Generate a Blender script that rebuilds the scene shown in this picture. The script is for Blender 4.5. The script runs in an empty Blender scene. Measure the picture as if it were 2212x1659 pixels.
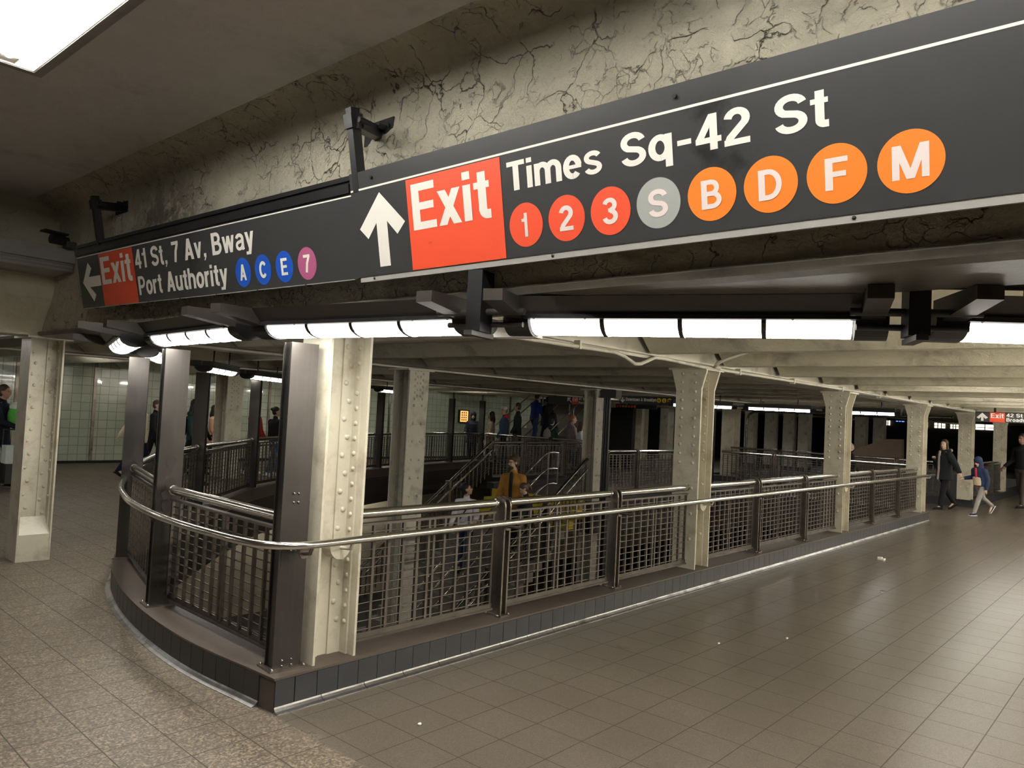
import bpy, bmesh, math, random
from math import sin, cos, pi, radians, hypot, atan2, sqrt
from mathutils import Vector, Matrix, geometry
random.seed(11)
SC = bpy.context.scene
COL = SC.collection

# ---------------------------------------------------------------- camera
# X runs along the straight railing (to the far right), Y runs to the left, Z is up
F_PX, PITCH, ROLL, YAW = 1641.845, 0.03857, 0.0507, 0.72277
_f = Vector((cos(YAW)*cos(PITCH), sin(YAW)*cos(PITCH), sin(PITCH)))
_r = Vector((sin(YAW), -cos(YAW), 0.0))
_u = _r.cross(_f)
_r2 = cos(ROLL)*_r + sin(ROLL)*_u
_u2 = -sin(ROLL)*_r + cos(ROLL)*_u
cd = bpy.data.cameras.new('camera')
cam = bpy.data.objects.new('camera', cd)
COL.objects.link(cam)
cam.matrix_world = Matrix((( _r2.x, _u2.x, -_f.x, 0.0), (_r2.y, _u2.y, -_f.y, 0.0), (_r2.z, _u2.z, -_f.z, 1.68), (0, 0, 0, 1)))
cd.sensor_fit = 'HORIZONTAL'
cd.sensor_width = 36.0
cd.lens = F_PX/2212*36.0
cd.clip_start = 0.05
cd.clip_end = 200
SC.camera = cam

# ---------------------------------------------------------------- world, exposure
w = bpy.data.worlds.new('world')
SC.world = w
w.use_nodes = True
w.node_tree.nodes['Background'].inputs[0].default_value = (0.9, 0.85, 0.75, 1)
w.node_tree.nodes['Background'].inputs[1].default_value = 0.02
SC.view_settings.view_transform = 'Standard'
SC.view_settings.look = 'None'
SC.view_settings.gamma = 1.0
SC.view_settings.use_curve_mapping = False
SC.view_settings.exposure = EXPOSURE = 0.45
LENS_GLOW = 32.0        # emission of the tube lights' lenses
TROFFER_GLOW = 40.0     # emission of the ceiling troffer tubes

# ---------------------------------------------------------------- materials
def _nt(name):
    m = bpy.data.materials.new(name)
    m.use_nodes = True
    t = m.node_tree
    return m, t, t.nodes['Principled BSDF']

def nd(t, typ, **kw):
    n = t.nodes.new(typ)
    for k, v in kw.items():
        if k.startswith('i_'):
            n.inputs[int(k[2:])].default_value = v
        else:
            setattr(n, k, v)
    return n

def noise(t, co, scale, detail=4, rough=.55, dist=0.0):
    n = nd(t, 'ShaderNodeTexNoise')
    n.inputs['Scale'].default_value = scale
    n.inputs['Detail'].default_value = detail
    n.inputs['Roughness'].default_value = rough
    n.inputs['Distortion'].default_value = dist
    t.links.new(co, n.inputs['Vector'])
    return n.outputs['Fac']

def ramp(t, fac, stops):
    n = nd(t, 'ShaderNodeValToRGB')
    e = n.color_ramp.elements
    while len(e) < len(stops):
        e.new(0.5)
    for q, (p, c) in zip(e, stops):
        q.position = p
        q.color = c if len(c) == 4 else (*c, 1)
    t.links.new(fac, n.inputs[0])
    return n.outputs[0]

def mix(t, fac, a, b, mode='MIX'):
    n = nd(t, 'ShaderNodeMix', data_type='RGBA', blend_type=mode)
    for s, v in ((0, fac), (6, a), (7, b)):
        if hasattr(v, 'links') or isinstance(v, bpy.types.NodeSocket):
            t.links.new(v, n.inputs[s])
        elif s == 0:
            n.inputs[0].default_value = v
        else:
            n.inputs[s].default_value = (*v, 1)
    return n.outputs[2]

def mth(t, op, a, b=None, c=None):
    n = nd(t, 'ShaderNodeMath', operation=op)
    for i, v in enumerate((a, b, c)):
        if v is None:
            continue
        if isinstance(v, bpy.types.NodeSocket):
            t.links.new(v, n.inputs[i])
        else:
            n.inputs[i].default_value = v
    return n.outputs[0]

def bumpn(t, h, strength, dist=.01):
    n = nd(t, 'ShaderNodeBump')
    n.inputs['Strength'].default_value = strength
    n.inputs['Distance'].default_value = dist
    t.links.new(h, n.inputs['Height'])
    return n.outputs[0]

def coords(t):
    return nd(t, 'ShaderNodeTexCoord').outputs['Object']

def mat(name, col, rough=.5, metal=0.0, var=.12, vscale=5, dirt=None, dscale=3, dlo=.5, dhi=.72, bump=0.0, bscale=40, bdist=.01, spec=.5, emis=None, es=0):
    m, t, b = _nt(name)
    co = coords(t)
    b.inputs['Roughness'].default_value = rough
    b.inputs['Metallic'].default_value = metal
    b.inputs['Specular IOR Level'].default_value = spec
    lo = tuple(c*(1-var) for c in col)
    hi = tuple(min(1, c*(1+var)) for c in col)
    c = mix(t, noise(t, co, vscale), lo, hi)
    if dirt:
        d = ramp(t, noise(t, co, dscale, 8, .65), [(dlo, (0, 0, 0)), (dhi, (1, 1, 1))])
        c = mix(t, d, c, dirt)
    t.links.new(c, b.inputs['Base Color'])
    if bump:
        t.links.new(bumpn(t, noise(t, co, bscale, 6, .6), bump, bdist), b.inputs['Normal'])
    if emis:
        b.inputs['Emission Color'].default_value = (*emis, 1)
        b.inputs['Emission Strength'].default_value = es
    return m

def mat_steel(name, col, rough, streak=.12, dirt=(.1, .08, .06), dhi=.8):
    m, t, b = _nt(name)
    co = coords(t)
    mp = nd(t, 'ShaderNodeMapping')
    mp.inputs['Scale'].default_value = (90, 90, 1.5)
    t.links.new(co, mp.inputs[0])
    n = noise(t, mp.outputs[0], 1.0, 3)
    c = mix(t, n, tuple(x*(1-streak) for x in col), tuple(min(1, x*(1+streak)) for x in col))
    d = ramp(t, noise(t, co, 4, 8, .65), [(.45, (0, 0, 0)), (dhi, (1, 1, 1))])
    c = mix(t, d, c, dirt)
    t.links.new(c, b.inputs['Base Color'])
    b.inputs['Metallic'].default_value = 1.0
    r = mth(t, 'ADD', mth(t, 'MULTIPLY', d, .25), mth(t, 'MULTIPLY_ADD', n, .1, rough-.05))
    t.links.new(r, b.inputs['Roughness'])
    return m

def gridmask(t, co, px, py, ox, oy, wdt, rot=0.0):
    """1 on the joints of a rectangular tile grid, else 0."""
    mp = nd(t, 'ShaderNodeMapping')
    mp.inputs['Rotation'].default_value = (0, 0, rot)
    t.links.new(co, mp.inputs[0])
    s = nd(t, 'ShaderNodeSeparateXYZ')
    t.links.new(mp.outputs[0], s.inputs[0])
    out = []
    cells = []
    for ax, p, o in ((0, px, ox), (1, py, oy)):
        q = mth(t, 'DIVIDE', mth(t, 'SUBTRACT', s.outputs[ax], o), p)
        fr = mth(t, 'FRACT', q)
        cells.append(mth(t, 'FLOOR', q))
        d = mth(t, 'MINIMUM', fr, mth(t, 'SUBTRACT', 1.0, fr))
        out.append(mth(t, 'LESS_THAN', mth(t, 'MULTIPLY', d, p), wdt/2))
    cb = nd(t, 'ShaderNodeCombineXYZ')
    t.links.new(cells[0], cb.inputs[0])
    t.links.new(cells[1], cb.inputs[1])
    wn = nd(t, 'ShaderNodeTexWhiteNoise')
    t.links.new(cb.outputs[0], wn.inputs[0])
    return mth(t, 'MAXIMUM', out[0], out[1]), wn.outputs[0], out

def mat_floor(name, c1, c2, speck, grain, px, py, ox, oy, rot, joint, rough):
    m, t, b = _nt(name)
    co = coords(t)
    g, cell, lines = gridmask(t, co, px, py, ox, oy, .006, rot)
    vor = nd(t, 'ShaderNodeTexVoronoi')
    vor.inputs['Scale'].default_value = grain
    t.links.new(co, vor.inputs['Vector'])
    sp = nd(t, 'ShaderNodeSeparateColor')
    t.links.new(vor.outputs['Color'], sp.inputs[0])
    c = ramp(t, sp.outputs[0], [(.0, c1), (.55, c2), (.8, speck), (1.0, tuple(x*.35 for x in c1))])
    big = noise(t, co, 1.3, 6, .6)
    c = mix(t, mth(t, 'MULTIPLY', big, .55), c, tuple(x*.55 for x in c1))
    c = mix(t, mth(t, 'MULTIPLY', cell, .25), c, tuple(x*.6 for x in c2))
    stain = ramp(t, noise(t, co, 3.5, 9, .7), [(.6, (0, 0, 0)), (.78, (.6, .6, .6))])
    c = mix(t, stain, c, tuple(x*.4 for x in c1))
    c = mix(t, g, c, joint)
    t.links.new(c, b.inputs['Base Color'])
    r = mth(t, 'MULTIPLY_ADD', noise(t, co, 1.1, 3, .5), .12, rough)
    r = mth(t, 'MULTIPLY_ADD', g, .3, r)
    t.links.new(r, b.inputs['Roughness'])
    b.inputs['Specular IOR Level'].default_value = .6
    h = mth(t, 'SUBTRACT', mth(t, 'MULTIPLY', noise(t, co, grain*.8, 2), .12), g)
    t.links.new(bumpn(t, h, .35, .004), b.inputs['Normal'])
    return m

def mat_plaster(name, col, dark, crack=True, dirtamt=.5, spec=.5, rough=.33, cscale=1.0, bs=1.0):
    """old painted plaster: flaking relief, cracks and sooty dirt."""
    m, t, b = _nt(name)
    co = coords(t)
    b.inputs['Roughness'].default_value = rough
    b.inputs['Specular IOR Level'].default_value = spec
    n1 = noise(t, co, 9*cscale, 9, .68, .6)
    n2 = noise(t, co, 30*cscale, 8, .7, .8)
    n3 = noise(t, co, 75*cscale, 4, .6, .5)
    zone = noise(t, co, 1.6*cscale, 5, .6)
    dn = nd(t, 'ShaderNodeTexNoise')
    dn.inputs['Scale'].default_value = 5*cscale
    dn.inputs['Detail'].default_value = 6
    t.links.new(co, dn.inputs['Vector'])
    wv = nd(t, 'ShaderNodeVectorMath', operation='MULTIPLY_ADD')
    t.links.new(dn.outputs['Color'], wv.inputs[0])
    wv.inputs[1].default_value = (.26, .26, .26)
    t.links.new(co, wv.inputs[2])
    vo = nd(t, 'ShaderNodeTexVoronoi', feature='DISTANCE_TO_EDGE')
    vo.inputs['Scale'].default_value = 4.2*cscale
    t.links.new(wv.outputs[0], vo.inputs['Vector'])
    ck = ramp(t, vo.outputs['Distance'], [(0.0, (1, 1, 1)), (.013, (0, 0, 0))])
    zz = ramp(t, noise(t, co, 4.5*cscale, 4, .6), [(.44, (0, 0, 0)), (.56, (1, 1, 1))])
    ck = mth(t, 'MULTIPLY', ck, zz)
    vo2 = nd(t, 'ShaderNodeTexVoronoi', feature='DISTANCE_TO_EDGE')
    vo2.inputs['Scale'].default_value = 13*cscale
    t.links.new(wv.outputs[0], vo2.inputs['Vector'])
    ck2 = ramp(t, vo2.outputs['Distance'], [(0.0, (1, 1, 1)), (.035, (0, 0, 0))])
    ck2 = mth(t, 'MULTIPLY', ck2, ramp(t, noise(t, co, 7*cscale, 5, .65), [(.50, (0, 0, 0)), (.60, (.6, .6, .6))]))
    ck = mth(t, 'MAXIMUM', ck, ck2)
    c = mix(t, n1, tuple(x*.82 for x in col), tuple(min(1, x*1.1) for x in col))
    dr = ramp(t, mth(t, 'MULTIPLY', zone, mth(t, 'ADD', n1, .45)), [(.5, (0, 0, 0)), (.68, (1, 1, 1))])
    c = mix(t, mth(t, 'MULTIPLY', dr, dirtamt), c, dark)
    if crack:
        # one sooty stain where the second sign's hanger meets the beam
        mp = nd(t, 'ShaderNodeMapping')
        mp.inputs['Location'].default_value = (-2.5, -5.75*.8, -3.03*1.9)
        mp.inputs['Scale'].default_value = (1, .8, 1.9)
        t.links.new(co, mp.inputs[0])
        ln = nd(t, 'ShaderNodeVectorMath', operation='LENGTH'); t.links.new(mp.outputs[0], ln.inputs[0])
        sm = ramp(t, ln.outputs['Value'], [(.15, (1, 1, 1)), (.75, (0, 0, 0))])
        sm = mth(t, 'MULTIPLY', sm, ramp(t, n1, [(.36, (0, 0, 0)), (.52, (1, 1, 1))]))
        c = mix(t, mth(t, 'MULTIPLY', sm, .8), c, tuple(x*.55 for x in dark))
        c = mix(t, mth(t, 'MULTIPLY', ck, .9), c, tuple(x*.15 for x in dark))
    t.links.new(c, b.inputs['Base Color'])
    fl = nd(t, 'ShaderNodeTexVoronoi')
    fl.inputs['Scale'].default_value = 11*cscale
    t.links.new(wv.outputs[0], fl.inputs['Vector'])
    fs = nd(t, 'ShaderNodeSeparateColor'); t.links.new(fl.outputs['Color'], fs.inputs[0])
    rz = ramp(t, noise(t, co, 2.6*cscale, 5, .6), [(.38, (0, 0, 0)), (.62, (1, 1, 1))])
    fk = mth(t, 'MULTIPLY', fs.outputs[0], mth(t, 'MULTIPLY', rz, .30 if crack else .12))
    h = mth(t, 'ADD', mth(t, 'ADD', mth(t, 'MULTIPLY', n1, .75), mth(t, 'MULTIPLY', n3, .10)), mth(t, 'ADD', mth(t, 'MULTIPLY', n2, mth(t, 'MULTIPLY_ADD', rz, .35, .12)), fk))
    if crack:
        h = mth(t, 'SUBTRACT', h, mth(t, 'MULTIPLY', ck, .9))
    t.links.new(bumpn(t, h, bs, .09), b.inputs['Normal'])
    return m

def mat_glow(name, col, strength, rough=.3, ribs=None):
    m, t, b = _nt(name)
    b.inputs['Base Color'].default_value = (.85, .83, .78, 1)
    b.inputs['Roughness'].default_value = rough
    b.inputs['Emission Color'].default_value = (*col, 1)
    b.inputs['Emission Strength'].default_value = strength
    return m

MT = {}
MT['floor_dark'] = mat_floor('dark_speckled_floor_tile', (.088, .073, .057), (.136, .115, .091), (.20, .17, .138), 230, .3008, .3008, 4.512, 1.4095, 0.0, (.045, .036, .03), .24)
MT['floor_light'] = mat_floor('coarse_terrazzo_floor_tile', (.068, .052, .035), (.150, .119, .084), (.32, .265, .19), 95, .288, .2935, 1.7, 4.0975, radians(1.5), (.05, .04, .03), .50)
MT['cream'] = mat('cream_enamel_paint', (.52, .49, .39), .36, 0, .09, 6, (.27, .22, .15), 5, .50, .80, .25, 55, .006)
MT['cream_dull'] = mat('grimy_cream_paint', (.48, .455, .38), .45, 0, .1, 6, (.16, .14, .11), 4, .52, .78, .3, 45, .008)
MT['plaster'] = mat_plaster('flaking_cream_plaster', (.90, .835, .655), (.17, .14, .105), True, .22)
MT['vault'] = mat_plaster('painted_vault_plaster', (.66, .62, .48), (.20, .18, .14), False, .6, .5, .4, .8, .45)
MT['soffit'] = mat_plaster('sooty_ceiling_plaster', (.60, .57, .555), (.12, .1, .085), False, .35, .4, .55, .7, .25)
MT['steel'] = mat_steel('stainless_steel', (.20, .192, .186), .26)
MT['steel_bright'] = mat_steel('polished_handrail_steel', (.74, .72, .68), .14, .04, (.3, .27, .23), .95)
MT['steel_dirty'] = mat_steel('grimy_stainless_steel', (.27, .24, .21), .34, .15, (.09, .07, .055), .75)
MT['shaded_flange'] = mat('shade_darkened_beam_paint', (.13, .12, .10), .45, 0, .2, 3, (.05, .045, .04), 3, .5, .75, .2, 30)  # shade under the beam is put into the flange colour
MT['post_steel'] = mat_steel('dark_brushed_post_steel', (.09, .084, .08), .36, .12, (.085, .075, .068), .9)
MT['brown_stain'] = mat('brown_stain', (.022, .016, .013), .5, 0, .2, 20)
MT['grille'] = mat_steel('bar_grille_steel', (.165, .148, .13), .38, .1, (.09, .077, .064), .85)
MT['black_paint'] = mat('black_paint', (.012, .012, .014), .38, 0, .3, 9, (.05, .045, .04), 14, .6, .8, .2, 60, .004)
MT['charcoal'] = mat('charcoal_metal', (.045, .041, .039), .5, 0, .2, 6)
MT['housing'] = mat('brown_grey_lamp_housing', (.062, .055, .050), .42, .3, .12, 5, (.04, .035, .03), 6, .6, .8)
MT['sign_black'] = mat('charcoal_sign_enamel', (.040, .041, .044), .33, 0, .12, 3, (.013, .013, .014), 1.7, .62, .7, .03, 8)
MT['sign_white'] = mat('white_sign_vinyl', (.86, .84, .78), .4, 0, .03, 9)
MT['sign_pale'] = mat('pale_bullet_lettering', (.84, .74, .72), .4, 0, .03, 9)
MT['sign_red'] = mat('red_sign_vinyl', (.78, .085, .035), .4, 0, .04, 4, (.5, .05, .025), 12, .66, .74)
MT['sign_orange'] = mat('orange_bullet_vinyl', (.86, .22, .025), .4, 0, .04, 6)
MT['sign_grey'] = mat('grey_bullet_vinyl', (.36, .38, .37), .4, 0, .04, 6)
MT['sign_blue'] = mat('blue_bullet_vinyl', (.012, .085, .48), .4, 0, .04, 6)
MT['sign_purple'] = mat('purple_bullet_vinyl', (.40, .10, .22), .4, 0, .04, 6)
MT['sign_yellow'] = mat('yellow_bullet_vinyl', (.85, .58, .04), .4, 0, .04, 6)
MT['curb_tile'] = mat('dark_curb_tile', (.024, .025, .028), .4, 0, .25, 5)
MT['curb_top'] = mat('brown_curb_cap', (.07, .054, .043), .5, 0, .2, 7, (.05, .04, .035), 4, .55, .75, .15, 60)
MT['aluminium'] = mat('brushed_aluminium_edge', (.62, .61, .59), .3, .4, .06, 5)
MT['strip'] = mat_steel('worn_steel_cove', (.42, .42, .42), .32, .1, (.12, .11, .1), .7)
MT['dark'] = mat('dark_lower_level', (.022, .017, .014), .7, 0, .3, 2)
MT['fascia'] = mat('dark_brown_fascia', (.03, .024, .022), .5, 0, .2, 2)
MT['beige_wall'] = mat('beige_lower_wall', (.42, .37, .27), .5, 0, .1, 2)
MT['lens'] = mat_glow('glowing_ribbed_lens', (1.0, .96, .88), LENS_GLOW)
MT['lens_side'] = mat_glow('bright_lens_side', (1.0, .96, .88), 1.7)
MT['tube_warm'] = mat_glow('added_corridor_tube', (1.0, .93, .78), 210.0)
MT['tube'] = mat_glow('glowing_fluorescent_tube', (1.0, .97, .91), TROFFER_GLOW)
MT['white_metal'] = mat('white_enamelled_reflector', (.8, .76, .68), .35, 0, .05, 4, (.5, .3, .1), 10, .7, .8)
MT['lamp_white'] = mat('white_plastic_box', (.75, .73, .68), .4, 0, .03, 5)
MT['grey_metal'] = mat('galvanised_gate_housing', (.30, .29, .28), .42, .5, .12, 3, (.15, .13, .12), 4, .55, .75)
# ---------------------------------------------------------------- mesh helper
class MB:
    def __init__(s):
        s.v = []; s.f = []; s.m = []; s.s = []
    def add(s, vs, fs, mi=0, smooth=False):
        o = len(s.v)
        s.v += [tuple(p) for p in vs]
        for f in fs:
            s.f.append(tuple(i+o for i in f)); s.m.append(mi); s.s.append(smooth)
        return s
    def box(s, x0, y0, z0, x1, y1, z1, mi=0):
        vs = [(x, y, z) for z in (z0, z1) for x, y in ((x0, y0), (x1, y0), (x1, y1), (x0, y1))]
        return s.add(vs, [(3, 2, 1, 0), (4, 5, 6, 7), (0, 1, 5, 4), (1, 2, 6, 5), (2, 3, 7, 6), (3, 0, 4, 7)], mi)
    def obox(s, o, a, b, c, mi=0):
        """box from corner o along edge vectors a, b, c"""
        o, a, b, c = Vector(o), Vector(a), Vector(b), Vector(c)
        if a.cross(b).dot(c) < 0:
            a, b = b, a
        vs = [o, o+a, o+a+b, o+b, o+c, o+a+c, o+a+b+c, o+b+c]
        return s.add(vs, [(3, 2, 1, 0), (4, 5, 6, 7), (0, 1, 5, 4), (1, 2, 6, 5), (2, 3, 7, 6), (3, 0, 4, 7)], mi)
    def prism(s, poly, a, b, mi=0, smooth=False):
        """closed polygon of 3D points extruded from offset a to offset b"""
        n = len(poly); a = Vector(a); b = Vector(b)
        p0 = [Vector(p)+a for p in poly]; p1 = [Vector(p)+b for p in poly]
        s.add(p0+p1, [tuple(range(n-1, -1, -1)), tuple(range(n, 2*n))], mi)
        s.add(p0+p1, [(i, (i+1) % n, n+(i+1) % n, n+i) for i in range(n)], mi, smooth)
        return s
    def tube(s, pts, r, n=10, mi=0, closed=False, caps=True, r1=None):
        pts = [Vector(p) for p in pts]; k = len(pts)
        T = []
        for i in range(k):
            if closed:
                d = pts[(i+1) % k]-pts[i-1]
            else:
                d = pts[min(i+1, k-1)]-pts[max(i-1, 0)]
            T.append(d.normalized())
        up = Vector((0, 0, 1)) if abs(T[0].z) < .9 else Vector((1, 0, 0))
        N = (up-T[0]*up.dot(T[0])).normalized()
        vs = []
        for i in range(k):
            N = (N-T[i]*N.dot(T[i])).normalized()
            B = T[i].cross(N)
            rr = r if r1 is None else r+(r1-r)*i/(k-1)
            vs += [pts[i]+rr*(cos(2*pi*j/n)*N+sin(2*pi*j/n)*B) for j in range(n)]
        fs = [(i*n+j, i*n+(j+1) % n, ((i+1) % k)*n+(j+1) % n, ((i+1) % k)*n+j) for i in range(k if closed else k-1) for j in range(n)]
        s.add(vs, fs, mi, True)
        if caps and not closed:
            s.add(vs[:n], [tuple(range(n-1, -1, -1))], mi)
            s.add(vs[-n:], [tuple(range(n))], mi)
        return s
    def dome(s, c, nrm, r, h, n=8, mi=0):
        c = Vector(c); nz = Vector(nrm).normalized()
        a = nz.orthogonal().normalized(); b = nz.cross(a)
        vs = []
        for q in range(3):
            ph = q/3*pi/2
            vs += [c+r*cos(ph)*(cos(2*pi*j/n)*a+sin(2*pi*j/n)*b)+nz*h*sin(ph) for j in range(n)]
        vs.append(c+nz*h)
        fs = [(q*n+j, q*n+(j+1) % n, (q+1)*n+(j+1) % n, (q+1)*n+j) for q in range(2) for j in range(n)]
        fs += [(2*n+j, 2*n+(j+1) % n, 3*n) for j in range(n)]
        return s.add(vs, fs, mi, True)
    def disc(s, c, nrm, r, t, n=40, mi=0):
        c = Vector(c); nz = Vector(nrm).normalized()
        a = nz.orthogonal().normalized(); b = nz.cross(a)
        return s.prism([c+r*(cos(2*pi*j/n)*a+sin(2*pi*j/n)*b) for j in range(n)], (0, 0, 0), nz*t, mi)
    def sweep(s, prof, path, mi=0, smooth=False, closedprof=True, caps=True):
        """profile of (offset to the right of travel, z) swept along a plan path of (x, y)"""
        k = len(path); n = len(prof); vs = []
        for i in range(k):
            c = Vector(path[i][:2])
            d1 = (c-Vector(path[i-1][:2])).normalized() if i else (Vector(path[1][:2])-c).normalized()
            d2 = (Vector(path[i+1][:2])-c).normalized() if i < k-1 else d1
            n1 = Vector((d1.y, -d1.x)); nn = n1+Vector((d2.y, -d2.x))
            nn.normalize()
            nx, ny = nn/max(.3, nn.dot(n1))
            vs += [(path[i][0]+o*nx, path[i][1]+o*ny, z) for o, z in prof]
        m = n if closedprof else n-1
        s.add(vs, [(i*n+j, (i+1)*n+j, (i+1)*n+(j+1) % n, i*n+(j+1) % n) for i in range(k-1) for j in range(m)], mi, smooth)
        if caps and closedprof:
            s.add(vs[:n], [tuple(range(n))], mi)
            s.add(vs[-n:], [tuple(range(n-1, -1, -1))], mi)
        return s
    def ball(s, c, rx, ry, rz, n=12, m=8, mi=0, rot=None):
        c = Vector(c); vs = []
        for i in range(m+1):
            th = pi*i/m
            for j in range(n):
                p = Vector((rx*sin(th)*cos(2*pi*j/n), ry*sin(th)*sin(2*pi*j/n), rz*cos(th)))
                vs.append(c+(rot @ p if rot else p))
        return s.add(vs, [(i*n+j, (i+1)*n+j, (i+1)*n+(j+1) % n, i*n+(j+1) % n) for i in range(m) for j in range(n)], mi, True)
    def build(s, name, mats, parent=None, world=False, fix=True):
        me = bpy.data.meshes.new(name)
        vs = s.v
        if world and parent is not None:
            iv = parent.matrix_basis.inverted()
            if parent.parent is not None:
                iv = iv @ parent.parent.matrix_basis.inverted()
            vs = [tuple(iv @ Vector(p)) for p in s.v]
        me.from_pydata(vs, [], s.f)
        if not isinstance(mats, (list, tuple)):
            mats = [mats]
        for q in mats:
            me.materials.append(MT[q] if isinstance(q, str) else q)
        me.polygons.foreach_set('material_index', s.m)
        me.polygons.foreach_set('use_smooth', s.s)
        if fix:
            bm = bmesh.new(); bm.from_mesh(me)
            bmesh.ops.recalc_face_normals(bm, faces=bm.faces)
            bm.to_mesh(me); bm.free()
        me.update()
        o = bpy.data.objects.new(name, me)
        COL.objects.link(o)
        if parent is not None:
            o.parent = parent
        return o

def tag(o, label=None, cat=None, group=None, kind=None):
    if label: o['label'] = label
    if cat: o['category'] = cat
    if group: o['group'] = group
    if kind: o['kind'] = kind
    return o

def thing(name, label, cat, loc=(0, 0, 0), rz=0.0, group=None):
    o = bpy.data.objects.new(name, None)
    o.empty_display_size = .1
    o.location = loc
    o.rotation_euler = (0, 0, rz)
    COL.objects.link(o)
    o.matrix_basis = Matrix.Translation(loc) @ Matrix.Rotation(rz, 4, 'Z')
    return tag(o, label, cat, group)

def struct(name, mb, mats):
    return tag(mb.build(name, mats), kind='structure')

def copy_tree(o, parent=None):
    c = o.copy()
    COL.objects.link(c)
    if parent is not None:
        c.parent = parent
    for ch in list(o.children):
        copy_tree(ch, c)
    return c

def cat_rom(P, n=6):
    """smooth curve through plan points"""
    P = [Vector(p) for p in P]
    Q = [2*P[0]-P[1]]+P+[2*P[-1]-P[-2]]
    out = []
    for i in range(1, len(Q)-2):
        for k in range(n):
            t = k/n
            a, b, c, d = Q[i-1], Q[i], Q[i+1], Q[i+2]
            out.append(.5*((2*b)+(c-a)*t+(2*a-5*b+4*c-d)*t*t+(3*b-a-3*c+d)*t**3))
    out.append(P[-1])
    return out

def shift(path, o):
    """plan path moved sideways, to the right of travel"""
    out = []
    for i in range(len(path)):
        a = Vector(path[max(i-1, 0)]); b = Vector(path[min(i+1, len(path)-1)])
        d = (b-a).normalized()
        out.append(Vector((path[i][0]+o*d.y, path[i][1]-o*d.x)))
    return out

# ---------------------------------------------------------------- plan of the stairwell
RC = Vector((9.887, 4.271))               # centre of the ring of lights
RIM = [(2.47, 3.80), (2.44, 4.6), (2.53, 5.5), (2.73, 6.4), (3.03, 7.2), (3.86, 8.7), (4.95, 9.97), (6.0, 11.08), (6.98, 12.0), (8.3, 12.85), (10.0, 13.8), (11.86, 14.66), (14.46, 15.55), (17.05, 16.2)]
RIMC = cat_rom(RIM, 6)
ROWY = 3.84                               # line of columns along the corridor
COLX = (2.745, 7.28, 11.765, 16.31, 20.84, 25.37)

# floor with the stairwell and the second opening cut out
hole1 = [(2.74, 3.93), (17.15, 3.93), (17.15, 8.55), (12.5, 8.72), (12.5, 11.5), (16.95, 11.65), (16.9, 16.02)]+[tuple(p) for p in reversed(shift(RIMC, .15))][1:-1]
hole2 = [(21.05, 3.93), (38, 3.93), (38, 12), (21.05, 12)]
def flat_with_holes(outer, holes, z, mb, mi=0):
    polys = [[Vector((x, y, 0)) for x, y in outer]]+[[Vector((x, y, 0)) for x, y in h] for h in holes]
    tri = geometry.tessellate_polygon(polys)
    pts = [(p.x, p.y, z) for q in polys for p in q]
    mb.add(pts, [tuple(t) for t in tri], mi)
fl = MB()
flat_with_holes([(2.32, -9), (46, -9), (46, 19.5), (2.74, 19.5)], [], 0, MB())
left_edge = [(2.32, -9), (2.32, 3.66), (2.32, 4.6), (2.42, 5.5), (2.62, 6.4), (2.92, 7.2), (3.74, 8.75), (4.85, 10.05), (5.9, 11.2), (6.9, 12.1), (8.2, 13.0), (9.9, 13.95), (11.8, 14.8), (14.4, 15.7), (17.0, 16.35), (17.3, 19.5)]
flat_with_holes(left_edge+[(46, 19.5), (46, -9)], [hole1, hole2], 0, fl, 0)
flat_with_holes(left_edge+[(-9, 19.5), (-9, -9)], [], 0, fl, 1)
struct('floor', fl, ['floor_dark', 'floor_light'])

# slab edge, lower floor and lower walls seen down the well
sl = MB()
ho = hole1+[hole1[0]]
sl.sweep([(0, 0.0), (0, -.62)], ho, 0, closedprof=False)
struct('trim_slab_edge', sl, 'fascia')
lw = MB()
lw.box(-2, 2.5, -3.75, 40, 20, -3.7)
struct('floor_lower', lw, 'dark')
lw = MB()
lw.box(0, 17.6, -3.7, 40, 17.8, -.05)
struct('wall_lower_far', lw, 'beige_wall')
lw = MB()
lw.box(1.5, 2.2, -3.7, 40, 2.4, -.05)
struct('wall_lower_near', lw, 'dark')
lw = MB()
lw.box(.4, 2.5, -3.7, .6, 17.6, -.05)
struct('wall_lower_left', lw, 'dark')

# ---------------------------------------------------------------- ceilings, girders, vaults
bm_ = MB()
n = 8
prof = [(2.5, 2.235), (2.5, 3.2)]+[(2.5-.25*(1-cos(radians(90*i/n))), 3.2+.25*sin(radians(90*i/n))) for i in range(1, n+1)]+[(2.98, 3.45), (2.98, 2.235)]
bm_.prism([(x, 0, z) for x, z in prof], (0, -6, 0), (0, 19.4, 0), 0)
struct('beam_over_signs', bm_, 'plaster')
# relief of the flaking plaster on the face above and below the signs
from mathutils import noise as NZ
fy0, fy1, fz0, fz1, stp = -1.2, 8.04, 2.24, 3.20, .0135
ny, nz_ = int((fy1-fy0)/stp), int((fz1-fz0)/stp)
def relief(y, z):
    q = Vector((y*2.2, z*2.2, 1.7))
    wq = NZ.noise_vector(q*2.3)*.35
    p = Vector((y*4.6, z*6.0, 0))+wq
    ds, pts = NZ.voronoi(p)
    hsh = abs(math.sin(pts[0].x*12.9+pts[0].y*78.2)*43758.5) % 1.0
    zone = max(0, min(1, .55+1.5*NZ.noise(q*.9)+.35*(2.95-z)/.3))
    edge = min(1, (ds[1]-ds[0])*5)
    t = NZ.turbulence(Vector((y*17, z*17, 4)), 4, False)
    b = NZ.noise(Vector((y*5, z*5, 9)))
    fade = min(1, (fz1-z)/.08, (z-fz0)/.02)
    return (.003+zone*(.011*hsh+.005*edge)+.0075*t*(.4+zone*.8)+.005*b)*fade
fm = MB()
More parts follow.
